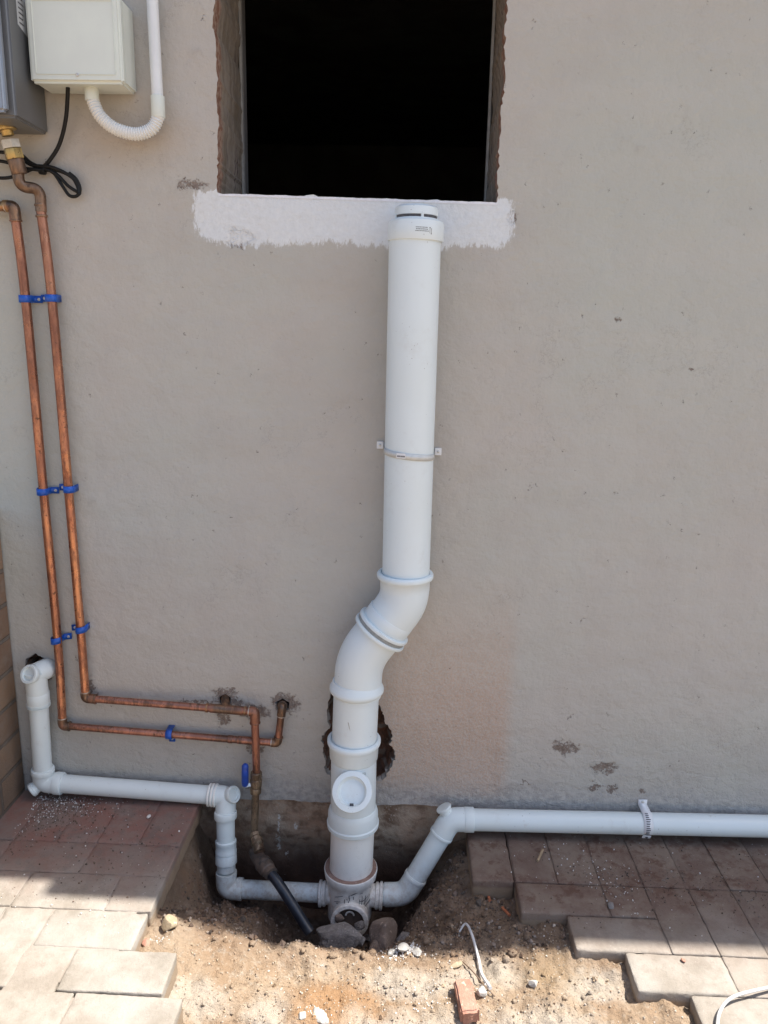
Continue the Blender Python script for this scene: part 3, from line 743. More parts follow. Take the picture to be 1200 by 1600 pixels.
b = MB(); box(b, face + dc * -.0085 + Vector((0, -.6, -.8)) * .0285, (.009, .003, .005)); b.build('moulding_mark', M['ink'], icap)
u_, v_ = frame(dc)
fn = cyl(q(552.5, 1192), di, .0607)
rr = random.Random(5); mk = [(.28, .56, -.004, -.0032), (.28, .56, .006, .0068), (.28, .29, -.004, .0068), (.55, .56, -.004, .0068)]
for s0 in (-.001, .002):
    a = .31
    while a < .53: w_ = rr.uniform(.012, .04); mk.append((a, min(.54, a + w_), s0, s0 + .0016)); a += w_ + .012
printmarks(fn, mk, ins)
# scuff on the middle pipe
fn = cyl(q(555.5, 1118), dv, .0551); b = MB(); b.fixn = False
b.add([fn(-.28, .010), fn(-.24, .009), fn(-.17, -.008), fn(-.15, -.013), fn(-.20, -.006)], [(0, 1, 2, 3, 4)]); b.build('scuff', M['ink'], st, smooth=False).data.materials[0] = simple('scuff', (.30, .28, .25), (.4, .37, .33), 80, .7)
# lower pipe and gully base
b = MB(); sweep(b, [q(551.5, 1280), q(547.5, 1385)], .0548, 48); b.build('lower_pipe', M['pvcd'], st)
db = (q(549, 1330) - q(547, 1400)).normalized()
gp = q(548, 1362)
b = MB(); lathe(b, gp, db, [(-.125, .0565), (-.060, .0572), (-.024, .0585), (-.014, .0605), (-.008, .0655), (.010, .0680), (.014, .0675), (.015, .0655)], 56); gb = b.build('gully_base', M['pvcd'], st)
b = MB(); lathe(b, gp, db, [(.010, .0660), (.0158, .0658), (.0158, .0545), (.012, .0540)], 56); b.build('mud_filled_joint', M['brownring'], gb)
# ink scribbles on base
fn = cyl(gp, db, .0600); rr = random.Random(9); mk = []
for k in range(26):
    a = rr.uniform(-.85, 1.0); s0 = rr.uniform(-.066, -.018); w_ = rr.uniform(.06, .42)
    mk.append((a, a + w_, s0, s0 + .0016))
for k in range(14):
    a = rr.uniform(-.3, 1.0); s0 = rr.uniform(-.060, -.030); mk.append((a, a + .03, s0, s0 + rr.uniform(.006, .014)))
for k in range(7): mk.append((.15 + k * .05, .165 + k * .05, -.074, -.064))
b = MB(); b.fixn = False
for (a0, a1, s0, s1) in mk:
    sk_ = (a1 - a0) * .022 * rr.choice((1, 1.4, -.2)); vs = []
    for i in range(5):
        a = a0 + (a1 - a0) * i / 4; rr_ = .0613 + 0 * i; f2 = cyl(gp, db, .0612 if s0 > -.03 else .0598)
        vs += [f2(a, s0 + sk_ * i / 4), f2(a, s1 + sk_ * i / 4)]
    b.add(vs, [(i * 2, i * 2 + 2, i * 2 + 3, i * 2 + 1) for i in range(4)])
b.build('marker_scribble', M['ink'], gb, smooth=False)
# front outlet of the base (an arch above the clods)
ac = q(546, 1441, YS - .072); da = Vector((0, -1, .07)).normalized()
b = MB(); lathe(b, ac - da * .055, da, [(0, .043), (.040, .045), (.048, .0468), (.054, .0478), (.0565, .0465), (.057, .045), (.057, .0375), (.0555, .036), (.050, .0355), (.020, .035), (.019, .0001)], 56)
b.build('outlet_mouth', M['pvcd'], gb, sharp=45)
b = MB(); lathe(b, ac - da * .011, da, [(0, .0352), (.001, .0352)], 48); b.build('outlet_shade', M['fit'], gb)  # dark disc put in for the shade inside the hollow mouth
b = MB(); sweep(b, [ac - da * .008 + Vector((.010 * math.cos(t), 0, .014 + .010 * math.sin(t))) for t in [math.pi * i / 10 for i in range(11)]], .0022, 10); b.build('inner_lip', M['pvcd'], gb)
for s, (sx, sy) in ((-1, (504, 1396)), (1, (592, 1398))):
    dd = Vector((s, 0, -.02)); p0 = q(548, 1397); r0 = .0265 if s < 0 else .0285
    b = MB(); L0 = abs(q(sx, sy).x - p0.x); lathe(b, p0, dd, [(0, r0), (L0 - .010, r0), (L0 - .008, r0 + .004), (L0 - .003, r0 + .0045), (L0 - .001, r0 + .002), (L0 + .001, r0 + .002), (L0 + .003, r0 + .006), (L0 + .008, r0 + .006), (L0 + .010, r0 + .001)], 40)
    b.build('side_socket', M['pvcd'], gb, sharp=50)
# strap
def hstrap(name, px, py, r, yc, Lw, hgt, label, grp):
    c = PY(px, py, yc); o = empty(name, (c.x, 0, c.z)); tag(o, label, 'pipe bracket', grp)
    b = MB(); out = []; n = 36
    prof = [(-Lw, -.003)] + [(-r, -.003)] + [(-r, yc * .6)] + [(r * math.sin(a), yc - r * math.cos(a)) for a in [(-math.pi / 2 + math.pi * i / n) for i in range(n + 1)]] + [(r, yc * .6), (r, -.003), (Lw, -.003)]
    vs = []
    for (x, y) in prof: vs += [(c.x + x, y, c.z - hgt / 2 - .08 * x * 1.2), (c.x + x, y, c.z + hgt / 2 - .08 * x * 1.2)]
    b.fixn = False; b.add(vs, [(i * 2, i * 2 + 2, i * 2 + 3, i * 2 + 1) for i in range(len(prof) - 1)])
    s = b.build('strap', M['strap'], o, sharp=30); md = s.modifiers.new('solid', 'SOLIDIFY'); md.thickness = .0012; md.offset = 0
    return o, c
so_, c = hstrap('pipe_bracket', 639.2, 708, .0562, YS, .074, .0135, 'galvanised strap bracket around the thick upright pipe, screwed to the wall', 'metal pipe brackets')
for sx in (-1, 1):
    b = MB(); box(b, (c.x + sx * .068, -.0050, c.z - .006 * sx), (.015, .0022, .017)); b.build('tab', M['white'], so_, bevel=.0006)
    b = MB(); lathe(b, (c.x + sx * .068, -.0055, c.z - .006 * sx), (0, -1, 0), [(0, .0032), (.0018, .0030), (.003, .0012)], 16); b.build('screw', M['steel'], so_)
fn = cyl(c, Vector((0, 0, 1)), .0571)
printmarks(fn, [(-.50, -.14, -.0055 + .002, .0055 + .002)], so_, 'bracket_label', 'white')
fn = cyl(c, Vector((0, 0, 1)), .0574); rr = random.Random(2); mk = []
a = -.46
while a < -.18: w_ = rr.uniform(.02, .04); mk.append((a, a + w_, -.001, .0025)); a += w_ + .012
printmarks(fn, mk, so_)

# ---------------------------------------------------------------- left waste pipe
YW = -.034; rW = .0232
lw = empty('waste_pipe', PY(66, 1215, YW)); tag(lw, 'thin white waste pipe leaving the wall at far left, dropping into the trench', 'pipe')
A = PY(58, 1068, YW - .006); B = PY(68, 1222, YW); C = PY(353, 1244, YW); YD = -.07; C2 = PY(352, 1244, YW - .008); D_ = PY(354, 1388, YS - .003); E_ = PY(512, 1396, YS)
def seg(name, a, b_, r, par, mat='pvcs', n=32):
    b = MB(); sweep(b, [a, b_], r, n); return b.build(name, M[mat], par)
def lerp(a, b, t): return a + (b - a) * t
hub0 = PY(54, 1054, YW - .015)
el = MB(); sweep(el, fillet([PY(80, 1040, .06), PY(70, 1046, YW + .012), hub0 + Vector((0, .004, 0))], .02), .0262, 32)
sweep(el, [hub0 + Vector((0, .004, .006)), lerp(A, B, .12)], .0262, 32)
top_el = el.build('top_elbow', M['pvcs'], lw, sharp=50)
dcap = Vector((-.25, -.86, .42)).normalized()
b = MB(); lathe(b, hub0 - dcap * .01, dcap, [(0, .0225), (.020, .0228), (.023, .0238), (.031, .0238), (.033, .0225), (.033, .0175), (.030, .0165), (.026, .0158), (.0255, .0001)], 40); b.build('elbow_cap', M['pvcs'], top_el, sharp=40)
dAB = (B - A).normalized()
b = MB(); lathe(b, lerp(A, B, .08), dAB, [(0, .0262), (.003, .0276), (.030, .0276), (.033, .0262)], 36); b.build('collar', M['pvcs'], top_el)
for k in range(3): collar(top_el, lerp(A, B, .08) + dAB * (.030 + .004 * k), dAB, .002, .0283, 'collar_rib', 'pvcs', .0006)
seg('upright_pipe', lerp(A, B, .1), lerp(A, B, .94), rW, lw)
b = MB(); sweep(b, fillet([lerp(A, B, .86), B, lerp(B, C, .09)], .03), .0262, 32); bel = b.build('lower_elbow', M['pvcs'], lw, sharp=50)
collar(bel, lerp(A, B, .88), dAB, .016, .0288, 'collar', 'pvcs'); dBC = (C - B).normalized(); collar(bel, lerp(B, C, .085), dBC, .022, .0285, 'collar', 'pvcs')
pd = Vector((-.75, -.45, -.45)).normalized()
b = MB(); lathe(b, B, pd, [(0, .015), (.024, .0165), (.026, .0185), (.033, .0185), (.035, .0165)], 32); b.build('elbow_plug', M['pvcs'], bel)
seg('level_pipe', lerp(B, C, .04), lerp(B, C, .97), rW, lw)
dCD = (D_ - C2).normalized()
b = MB(); sweep(b, fillet([lerp(B, C, .93), C, lerp(C2, D_, .22)], .012), .0262, 32); jel = b.build('inspection_elbow', M['pvcs'], lw, sharp=50)
for k in range(3): collar(jel, C - dBC * (.026 + .008 * k), dBC, .005, .0292, 'collar_rib', 'pvcd', .0012)
collar(jel, lerp(C2, D_, .20), dCD, .020, .0288, 'collar', 'pvcs')
dk = Vector((.80, -.42, .42)).normalized()
b = MB(); lathe(b, C + Vector((.002, 0, .002)), dk, [(0, .0195), (.018, .0205), (.021, .0218), (.027, .0218), (.029, .0205), (.028, .0155), (.024, .0145), (.024, .0001)], 36); b.build('inspection_cap', M['pvcs'], jel, sharp=40)
seg('drop_pipe', lerp(C2, D_, .18), lerp(C2, D_, .80), rW, lw)
b = MB(); s0 = lerp(C2, D_, .47); LL = (D_ - C2).length
lathe(b, s0, dCD, [(0, .0245), (.002, .0268), (.008, .0272), (.010, .0262), (.026, .0262), (.028, .0272), (.034, .0270), (.035, .0250), (.038, .0268), (.060, .0275), (.062, .026)], 36); b.build('coupler', M['pvcs'], lw)
b = MB(); sweep(b, fillet([lerp(C2, D_, .82), D_, lerp(D_, E_, .14)], .04), .0268, 32); b.build('bottom_elbow', M['pvcs'], lw, sharp=50)
dDE = (E_ - D_).normalized(); collar(lw, lerp(D_, E_, .13), dDE, .014, .0278, 'collar', 'pvcs', .001)
seg('trench_pipe', lerp(D_, E_, .1), E_, rW, lw)

# ---------------------------------------------------------------- right waste pipe
rP = .0272; yr = -.036
a = PY(590, 1398, YS); bpt = PY(633, 1397, YS + .002); cpt = PY(704, 1280, yr - .008); dpt = PY(1230, 1291.5, yr)
rw = empty('waste_pipe', a); tag(rw, 'white waste pipe climbing from the trench and running right along the wall foot', 'pipe')
seg('inlet_pipe', a, lerp(a, bpt, .7), rP * .97, rw)
b = MB(); sweep(b, fillet([lerp(a, bpt, .25), bpt, lerp(bpt, cpt, .25)], .04), .0292, 36); eb = b.build('trench_elbow', M['pvcs'], rw, sharp=50)
db2 = (cpt - bpt).normalized(); collar(eb, lerp(bpt, cpt, .22), db2, .010, .0302, 'collar', 'pvcs', .001)
seg('slanted_pipe', lerp(bpt, cpt, .1), lerp(bpt, cpt, .95), rP, rw)
b = MB(); sweep(b, fillet([lerp(bpt, cpt, .80), cpt, lerp(cpt, dpt, .065)], .022), .0300, 36); et = b.build('top_elbow', M['pvcs'], rw, sharp=50)
collar(et, lerp(bpt, cpt, .80), db2, .008, .0310, 'collar', 'pvcs', .001); dr = (dpt - cpt).normalized(); collar(et, lerp(cpt, dpt, .055), dr, .024, .0310, 'collar', 'pvcs', .001)
dk = Vector((-.48, .12, .86)).normalized()
b = MB(); lathe(b, cpt + Vector((-.002, 0, 0)), dk, [(0, .016), (.029, .017), (.030, .0195), (.033, .0205), (.036, .0195), (.037, .015)], 36); b.build('elbow_cap', M['pvcs'], et, sharp=40)
seg('level_pipe', lerp(cpt, dpt, .03), dpt, rP, rw)
# its bracket
bc = PY(1008, 1284.5, yr); o = empty('pipe_bracket', (bc.x, 0, bc.z)); tag(o, 'printed metal saddle bracket holding the level white pipe at the foot of the wall', 'pipe bracket', 'metal pipe brackets')
b = MB(); b.fixn = False; n = 28; rr0 = rP + .0014; prof = [(-.001, rr0 + .014), (-.001, rr0)] + [(yr - rr0 * math.sin(t), rr0 * math.cos(t)) for t in [math.pi * i / n for i in range(n + 1)]] + [(-.001, -rr0), (-.001, -rr0 - .012)]
vs = []
for (y, z) in prof: vs += [(bc.x - .0115, y - .002, bc.z + z), (bc.x + .0115, y - .002, bc.z + z)]
b.add(vs, [(i * 2, i * 2 + 2, i * 2 + 3, i * 2 + 1) for i in range(len(prof) - 1)]); s_ = b.build('saddle', M['white'], o, sharp=30); md = s_.modifiers.new('s', 'SOLIDIFY'); md.thickness = .0012; md.offset = 0
b = MB(); b.fixn = False; rr = random.Random(4)
for i in range(12):
    t0 = math.pi * (.04 + .058 * i); z = []; r2 = rr0 + .0012
    for t, xx in ((t0, -.006), (t0, .006 * rr.uniform(.3, 1)), (t0 + .09, .006 * rr.uniform(.2, 1)), (t0 + .09, -.006)): z.append((bc.x + xx, yr - .002 - r2 * math.sin(t), bc.z + r2 * math.cos(t)))
    b.add(z, [(0, 1, 2, 3)])
b.build('printed_mark', M['ink'], o, smooth=False)
b = MB(); box(b, (bc.x, yr - rr0 * .72, bc.z - rr0 * .98), (.021, .0015, .011), Euler((.5, 0, 0)).to_matrix()); b.build('tab', M['white'], o)
b = MB(); lathe(b, (bc.x, yr - rr0 * .74, bc.z - rr0 * .98), (0, -1, -.3), [(0, .0036), (.002, .003)], 12); b.build('screw', M['ink'], o)
for z in (rr0 + .008, -rr0 - .007):
    b = MB(); lathe(b, (bc.x, -.0035, bc.z + z), (0, -1, 0), [(0, .0042), (.002, .0038), (.0035, .0015)], 16); b.build('screw', M['steel'], o)

# ---------------------------------------------------------------- copper pipes
YC = -.0225; rC = .0103
def c3(a, b, y=YC): return PY(a, b, y)
def cring(par, p, d, L=.010, r=.0122, mat='solder'):
    d = d.normalized(); b = MB(); lathe(b, p - d * L / 2, d, ringp(L, r, .0012), 24); return b.build('fitting_collar', M[mat], par)
def elbow(par, p0, p1, p2, L0=.020, L1=.020, r=.0122, mat='solder', rad=.018):
    q0 = p1 + (p0 - p1).normalized() * L0; q2 = p1 + (p2 - p1).normalized() * L1
    b = MB(); sweep(b, fillet([q0, p1, q2], rad), r, 24); e = b.build('elbow', M[mat], par, sharp=50)
    cring(e, q0, p1 - p0, .003, r + .0006, 'tin'); cring(e, q2, p2 - p1, .004, r + .0012); return e
cp1 = empty('copper_pipe', c3(98, 1134)); tag(cp1, 'left copper water pipe, its lower run ending in the right hand hole', 'pipe', 'copper water pipes')
P = [c3(-25, 323, -.03), c3(22, 322, -.03), c3(40, 466), c3(68, 768), c3(90, 1000), c3(98, 1134), c3(434, 1161), c3(441, 1104), c3(441, 1099, .03)]
b = MB(); sweep(b, [P[0], P[1]], rC, 24); b.build('inlet_tube', M['brass'], cp1)
b = MB(); sweep(b, spline([P[1] + Vector((0, 0, -.005)), P[2], P[3], P[4], P[5]], 8), rC, 24); b.build('upright_tube', M['copper'], cp1)
elbow(cp1, P[0], P[1], P[2], .018, .030)
cring(cp1, c3(10, 322, -.03), P[1] - P[0], .012, .0128, 'brass')
elbow(cp1, P[4], P[5], P[6], .022, .018, .0118, 'solder')
b = MB(); sweep(b, [P[5], lerp(P[5], P[6], .45), P[6]], .0090, 24); b.build('level_tube', M['copperd'], cp1)
for t in (.78, .86): cring(cp1, lerp(P[5], P[6], t), P[6] - P[5], .012 if t < .8 else .05, .0102, 'copperd')
elbow(cp1, P[5], P[6], P[7], .016, .016, .0108, 'solder', .012)
b = MB(); sweep(b, fillet([P[6], P[7], P[8]], .014), .0090, 24); b.build('riser_tube', M['copperd'], cp1)
elbow(cp1, P[6], P[7], P[8], .026, .016, .0108, 'solder', .012)
cp2 = empty('copper_pipe', c3(134, 1090)); tag(cp2, 'right copper water pipe with a shut-off valve, feeding the tee at the left hand hole', 'pipe', 'copper water pipes')
YH = -.052                                     # the heater outlet stands off the wall
Q = [c3(28, 262, YH), c3(30, 292, YH), c3(60, 296, YC - .004), c3(81, 466), c3(107, 764), c3(126, 985), c3(134, 1091), c3(398, 1112, YC - .012), c3(401, 1212, YC - .014), c3(397, 1320, -.045)]
b = MB(); sweep(b, fillet([Q[0], Q[1], Q[2] + Vector((.004, 0, .002)), lerp(Q[2], Q[3], .2)], .022), .0118, 24); b.build('offset_bend', M['solder'], cp2, sharp=50)
b = MB(); sweep(b, spline([lerp(Q[2], Q[3], .12), Q[3], Q[4], Q[5], Q[6]], 8), rC, 24); b.build('upright_tube', M['copper'], cp2)
for t in (.14, .24): cring(cp2, lerp(Q[2], Q[3], t), Q[3] - Q[2], .005, .0128, 'solder')
elbow(cp2, Q[5], Q[6], Q[7], .018, .026, .0120)
b = MB(); sweep(b, [Q[6], Q[7]], .0092, 24); b.build('level_tube', M['copperd'], cp2)
tp = lerp(Q[6], Q[7], .83)
b = MB(); sweep(b, [lerp(Q[6], Q[7], .74), lerp(Q[6], Q[7], .93)], .0112, 24); sweep(b, [tp, Vector((PY(352, 1094, 0).x, .0, PY(352, 1092, 0).z)), Vector((PY(352, 1094, 0).x, .03, PY(352, 1092, 0).z))], .0105, 20); b.build('tee', M['solder'], cp2, sharp=50)
cring(cp2, lerp(Q[6], Q[7], .72), Q[7] - Q[6], .006, .0115, 'brass'); cring(cp2, lerp(Q[6], Q[7], .945), Q[7] - Q[6], .006, .0118, 'brass')
elbow(cp2, Q[6], Q[7], Q[8], .014, .030, .0125, 'solder', .02)
b = MB(); sweep(b, [Q[7], Q[8]], .0098, 24); b.build('drop_tube', M['copperd'], cp2)
# ball valve
vd = (Q[9] - Q[8]).normalized(); v0 = c3(400.5, 1206, YC - .014)
b = MB(); lathe(b, v0, vd, [(0, .0125), (.002, .0145), (.014, .0145), (.016, .0125), (.019, .0125), (.021, .0150), (.026, .0155), (.040, .0150), (.043, .0130), (.046, .0145), (.058, .0145), (.061, .011)], 24)
bv = b.build('ball_valve', M['brassd'], cp2, sharp=30)
sp = v0 + vd * .034
b = MB(); lathe(b, sp, Vector((-1, -.25, 0)), [(0, .008), (.020, .008), (.021, .010), (.028, .010), (.029, .005), (.034, .005)], 6); b.build('valve_stem', M['steel'], bv)
b = MB(); h0 = sp + Vector((-.026, -.010, -.004)); h1 = PY(383, 1194, YC - .03)
box(b, lerp(h0, h1, .12), (.004, .010, .016)); b.build('lever_arm', M['steel'], bv, bevel=.001)
hd = (h1 - h0); b = MB()
sweep(b, [lerp(h0, h1, t) for t in (.05, .10, .2, .6, .93, 1.0)], [.005, .0082, .0092, .0092, .0086, .005], 8); 
hv = b.build('lever', M['bluedark'], bv, sharp=60)
for vtx in hv.data.vertices: pass
# grey riser, union, below valve
b = MB(); sweep(b, [v0 + vd * .055, Q[9]], .0098, 24); b.build('tail_tube', M['brassd'], cp2)

# black poly pipe and its elbow
hp = empty('poly_pipe', PY(472, 1440, -.14)); tag(hp, 'black plastic water pipe with muddy compression elbow slanting down into the soil', 'pipe')
k0 = Q[9] + Vector((0, -.002, .006)); k1 = PY(402, 1338, -.075); k2 = PY(424, 1366, -.128); k3 = PY(473, 1440, -.185)
dd = (k1 - k0).normalized()
b = MB(); lathe(b, PY(398, 1302, -.047), dd, [(0, .012), (.002, .0145), (.010, .0145), (.011, .0125), (.014, .0125), (.016, .0165), (.030, .0165), (.033, .0140), (.050, .0140)], 12); b.build('brass_union', M['brassd'], hp, sharp=30)
b = MB(); sweep(b, fillet([lerp(k0, k1, .5), k1, k2], .02), .0175, 24); kb = b.build('compression_elbow', M['fit'], hp, sharp=50)
dd = (k2 - k1).normalized(); b = MB(); lathe(b, lerp(k1, k2, .35), dd, [(0, .018), (.002, .0215), (.012, .0215), (.014, .019), (.016, .021), (.030, .020), (.036, .0155)], 16); b.build('compression_nut', M['fit'], kb, sharp=30)
b = MB(); sweep(b, spline([lerp(k1, k2, .8), lerp(k2, k3, .3) + Vector((.002, -.002, .004)), k3, k3 + (k3 - k2).normalized() * .03], 8), .0128, 28); b.build('tube', M['hdpe'], hp)

# ---------------------------------------------------------------- blue clips
def clip(px, py, side, label, vertical=False, tilt=0.0):
    c = PY(px, py, YC); o = empty('pipe_clip', (c.x, 0, c.z)); tag(o, label, 'pipe clip', 'blue copper pipe clips')
    r = .0122; prof = [(-r, 0), (-r, YC)] + [(r * math.sin(a), YC - r * math.cos(a)) for a in [(-math.pi / 2 + math.pi * i / 16) for i in range(17)]] + [(r, YC), (r, -.008), (r + .0015, -.005), (r + .019, -.004)]
    b = MB(); b.fixn = False; vs = []; hh = .0078
    for (x, y) in prof:
        x *= side
        if vertical: vs += [(c.x - hh, y, c.z - x), (c.x + hh, y, c.z - x)]
        else: vs += [(c.x + x, y, c.z - hh + tilt * x), (c.x + x, y, c.z + hh + tilt * x)]
    b.add(vs, [(i * 2, i * 2 + 2, i * 2 + 3, i * 2 + 1) for i in range(len(prof) - 1)])
    s = b.build('band', M['blue'], o, sharp=40); md = s.modifiers.new('s', 'SOLIDIFY'); md.thickness = .0022; md.offset = 0
    p = (c.x, -.004, c.z - side * (r + .011)) if vertical else (c.x + side * (r + .011), -.004, c.z + tilt * side * .02)
    b = MB(); lathe(b, p, (0, -1, 0), [(0, .0038), (.002, .0036), (.0032, .0022), (.0024, .0012)], 14); b.build('screw', M['steel'], o)
    return o
clip(39, 467, 1, 'blue clip on the left copper pipe, topmost, its tab touching the next clip')
clip(80, 466, -1, 'blue clip on the right copper pipe, topmost of that pipe')
clip(66.5, 768, 1, 'blue clip on the left copper pipe, middle one of three')
clip(108, 764, -1, 'blue clip on the right copper pipe, middle one of three')
clip(88, 1000, 1, 'blue clip on the left copper pipe, lowest of three, above the pipe hole', tilt=.15)
clip(126.5, 983, -1, 'blue clip on the right copper pipe, lowest of three', tilt=.15)
cc = lerp(P[5], P[6], .49)
clip(265, 1147, 1, 'upright blue clip on the lower level copper tube', vertical=True)

# ---------------------------------------------------------------- water heater (top left)
yF = -.165
fr = PY(20, 188, yF); br = PY(73, 203, 0)
xr = (fr.x + br.x) / 2; zb_ = (fr.z + br.z) / 2; HT = zb_ + .62
wh = empty('water_heater', (xr - .15, 0, zb_)); tag(wh, 'dark grey wall mounted water heater at the top left corner', 'water heater')
b = MB(); box(b, (xr - .16, (yF - .002) / 2 + .012, (zb_ + HT) / 2), (.32, abs(yF) - .024, HT - zb_)); b.build('casing', M['grey'], wh, bevel=.005)
b = MB(); box(b, (xr - .165, yF + .012, (zb_ + HT) / 2 + .003), (.31, .020, HT - zb_ - .006)); b.build('front_cover', M['grey2'], wh, bevel=.006)
s0 = PY(28, 0, yF + .045); 
b = MB(); zs = PY(27, 45, yF + .05).z
b.fixn = False; b.add([(xr + .0006, -.105, zs + .012), (xr + .0006, -.062, zs), (xr + .0006, -.062, zs + .25), (xr + .0006, -.105, zs + .25)], [(0, 1, 2, 3)]); stk = b.build('sticker', M['sticker'], wh, smooth=False)
b = MB(); b.fixn = False
for i in range(14):
    z = zs + .016 + i * .009
    b.add([(xr + .0010, -.098, z), (xr + .0010, -.098 + random.uniform(.015, .03), z), (xr + .0010, -.098 + .018, z + .003), (xr + .0010, -.098, z + .003)], [(0, 1, 2, 3)])
b.build('printed_line', M['ink'], stk, smooth=False)
v = c3(8, 196, YH - .01); 
tail = empty('brass_connector', v); tag(tail, 'stack of brass and taped fittings joining the heater to the copper pipe', 'pipe fitting')
vv = Q[0] - v; vv.normalize(); Lv = (Q[0] - v).length
def tb(name, t0, t1, r, mat, n=8):
    b = MB(); lathe(b, v + vv * Lv * t0, vv, ringp(Lv * (t1 - t0), r, .0015), n); return b.build(name, M[mat], tail, sharp=25)
tb('tail_thread', -.4, .25, .012, 'brass', 24); tb('flange', .0, .12, .021, 'brass', 24); tb('taped_nut', .34, .54, .0195, 'tape', 6); tb('brass_nut', .55, .80, .0195, 'brass', 6); tb('reducer', .80, 1.16, .0165, 'solder', 24)
b = MB(); lathe(b, v + Vector((.012, -.01, .004)), (.9, -.3, .3), [(0, .006), (.02, .006), (.021, .008), (.025, .008)], 6); b.build('bleed_screw', M['brass'], tail)

# ---------------------------------------------------------------- junction box, conduit, cable
yl = -.088
l0 = PY(47, 127, yl); l1 = PY(193, 132, yl); zt_ = PY(110, -14, yl).z; zb2 = (l0.z + l1.z) / 2
jb = empty('junction_box', ((l0.x + l1.x) / 2, 0, zb2)); tag(jb, 'cream plastic junction box with screwed lid beside the grey heater', 'junction box')
cx, cz, wx, wz = (l0.x + l1.x) / 2, (zb2 + zt_) / 2, l1.x - l0.x, zt_ - zb2
b = MB(); box(b, (cx, yl / 2 + .008, cz), (wx - .004, abs(yl) - .018, wz - .004)); b.build('housing', M['cream'], jb, bevel=.005)
b = MB(); box(b, (cx, yl + .010, cz), (wx, .020, wz)); lid = b.build('lid', M['cream'], jb, bevel=.006)
b = MB(); t_ = .0022
for c_, s_ in (((cx, cz + wz / 2 - .016), (wx - .030, t_)), ((cx, cz - wz / 2 + .016), (wx - .030, t_)), ((cx - wx / 2 + .014, cz), (t_, wz - .034)), ((cx + wx / 2 - .014, cz), (t_, wz - .034))):
    box(b, (c_[0], yl - .0004, c_[1]), (s_[0], .0022, s_[1]))
b.build('lid_rib', M['cream'], lid, bevel=.0006)
b = MB(); sc_ = PY(121, 117, yl); lathe(b, (sc_.x, yl - .0002, sc_.z), (0, -1, 0), [(0, .0036), (.0015, .0034), (.0022, .002), (.0014, .001)], 16); b.build('screw', M['steel'], lid)
ycn = -.030
cn = empty('conduit', PY(247, 178, ycn)); tag(cn, 'white electrical conduit ending in a corrugated loop under the junction box', 'conduit')
b = MB(); sweep(b, [PY(235.5, -60, ycn), PY(239, 20, ycn), PY(246.5, 160, ycn)], .0118, 28); b.build('tube', M['conduit'], cn)
dcn = (PY(247, 180, ycn) - PY(246, 150, ycn)).normalized()
b = MB(); lathe(b, PY(246.3, 150, ycn), dcn, ringp(.042, .0142, .001), 28); b.build('coupler', M['cream'], cn)
sock = PY(143, 140, -.045)
b = MB(); lathe(b, sock + Vector((0, 0, .012)), (0, 0, -1), ringp(.034, .0142, .001), 28); b.build('box_socket', M['cream'], cn)
path = spline([PY(247, 178, ycn), PY(246, 186, ycn), PY(236, 202, ycn), PY(212, 209.5, -.034), PY(180, 201, -.040), PY(157, 182, -.044), PY(146, 160, -.045), PY(143, 148, -.045)], 40)
# resample
cum = [0]
for i in range(1, len(path)): cum.append(cum[-1] + (path[i] - path[i - 1]).length)
pts = []; rs = []; tot = cum[-1]; j = 0; N_ = int(tot / .0005)
for i in range(N_ + 1):
    s = tot * i / N_
    while j < len(cum) - 2 and cum[j + 1] < s: j += 1
    t = (s - cum[j]) / max(1e-9, cum[j + 1] - cum[j]); pts.append(path[j].lerp(path[j + 1], t)); rs.append(.0126 + .0010 * math.sin(s / .0054 * 2 * math.pi))
b = MB(); sweep(b, pts, rs, 28); b.build('corrugated_hose', M['flex'], cn, sharp=80)

cb = empty('cable', PY(68, 262, -.02)); tag(cb, 'black cable hanging from the junction box, tied into a small looped bundle', 'cable')
def cable(pts, r=.0036, name='strand'):
    b = MB(); sweep(b, spline([PY(a, c, y) for a, c, y in pts], 10), r, 12); return b.build(name, M['black'], cb, sharp=80)
cable([(106, 118, -.05), (106, 140, -.048), (103, 185, -.03), (93, 225, -.02), (78, 250, -.015), (67, 262, -.012)], .0042)
cable([(-20, 236, -.03), (5, 238, -.03), (30, 240, -.02), (48, 254, -.015), (68, 263, -.014), (95, 268, -.014), (115, 280, -.014), (125, 302, -.016)])
cable([(30, 246, -.022), (50, 258, -.018), (80, 261, -.019), (105, 272, -.019), (120, 286, -.018), (124, 303, -.020)])
cable([(66, 262, -.016), (88, 272, -.016), (106, 290, -.016), (121, 300, -.014), (126, 304, -.012)])
cable([(64, 264, -.014), (82, 269, -.014), (96, 288, -.016), (108, 305, -.016), (120, 306, -.016), (125, 295, -.018), (119, 280, -.018), (108, 270, -.018)])
cable([(-20, 277, -.03), (10, 278, -.025), (32, 272, -.02), (52, 264, -.016), (70, 261, -.012)])
cable([(-20, 250, -.03), (8, 253, -.03), (34, 262, -.025), (66, 266, -.020)])
b = MB(); lathe(b, PY(67, 266, -.012) + Vector((-.008, 0, 0)), (1, 0, -.1), ringp(.014, .0085, .002), 16); b.build('tie', M['black'], cb)
cable([(70, 262, -.02), (72, 252, -.024)], .0014, 'tie_tail')

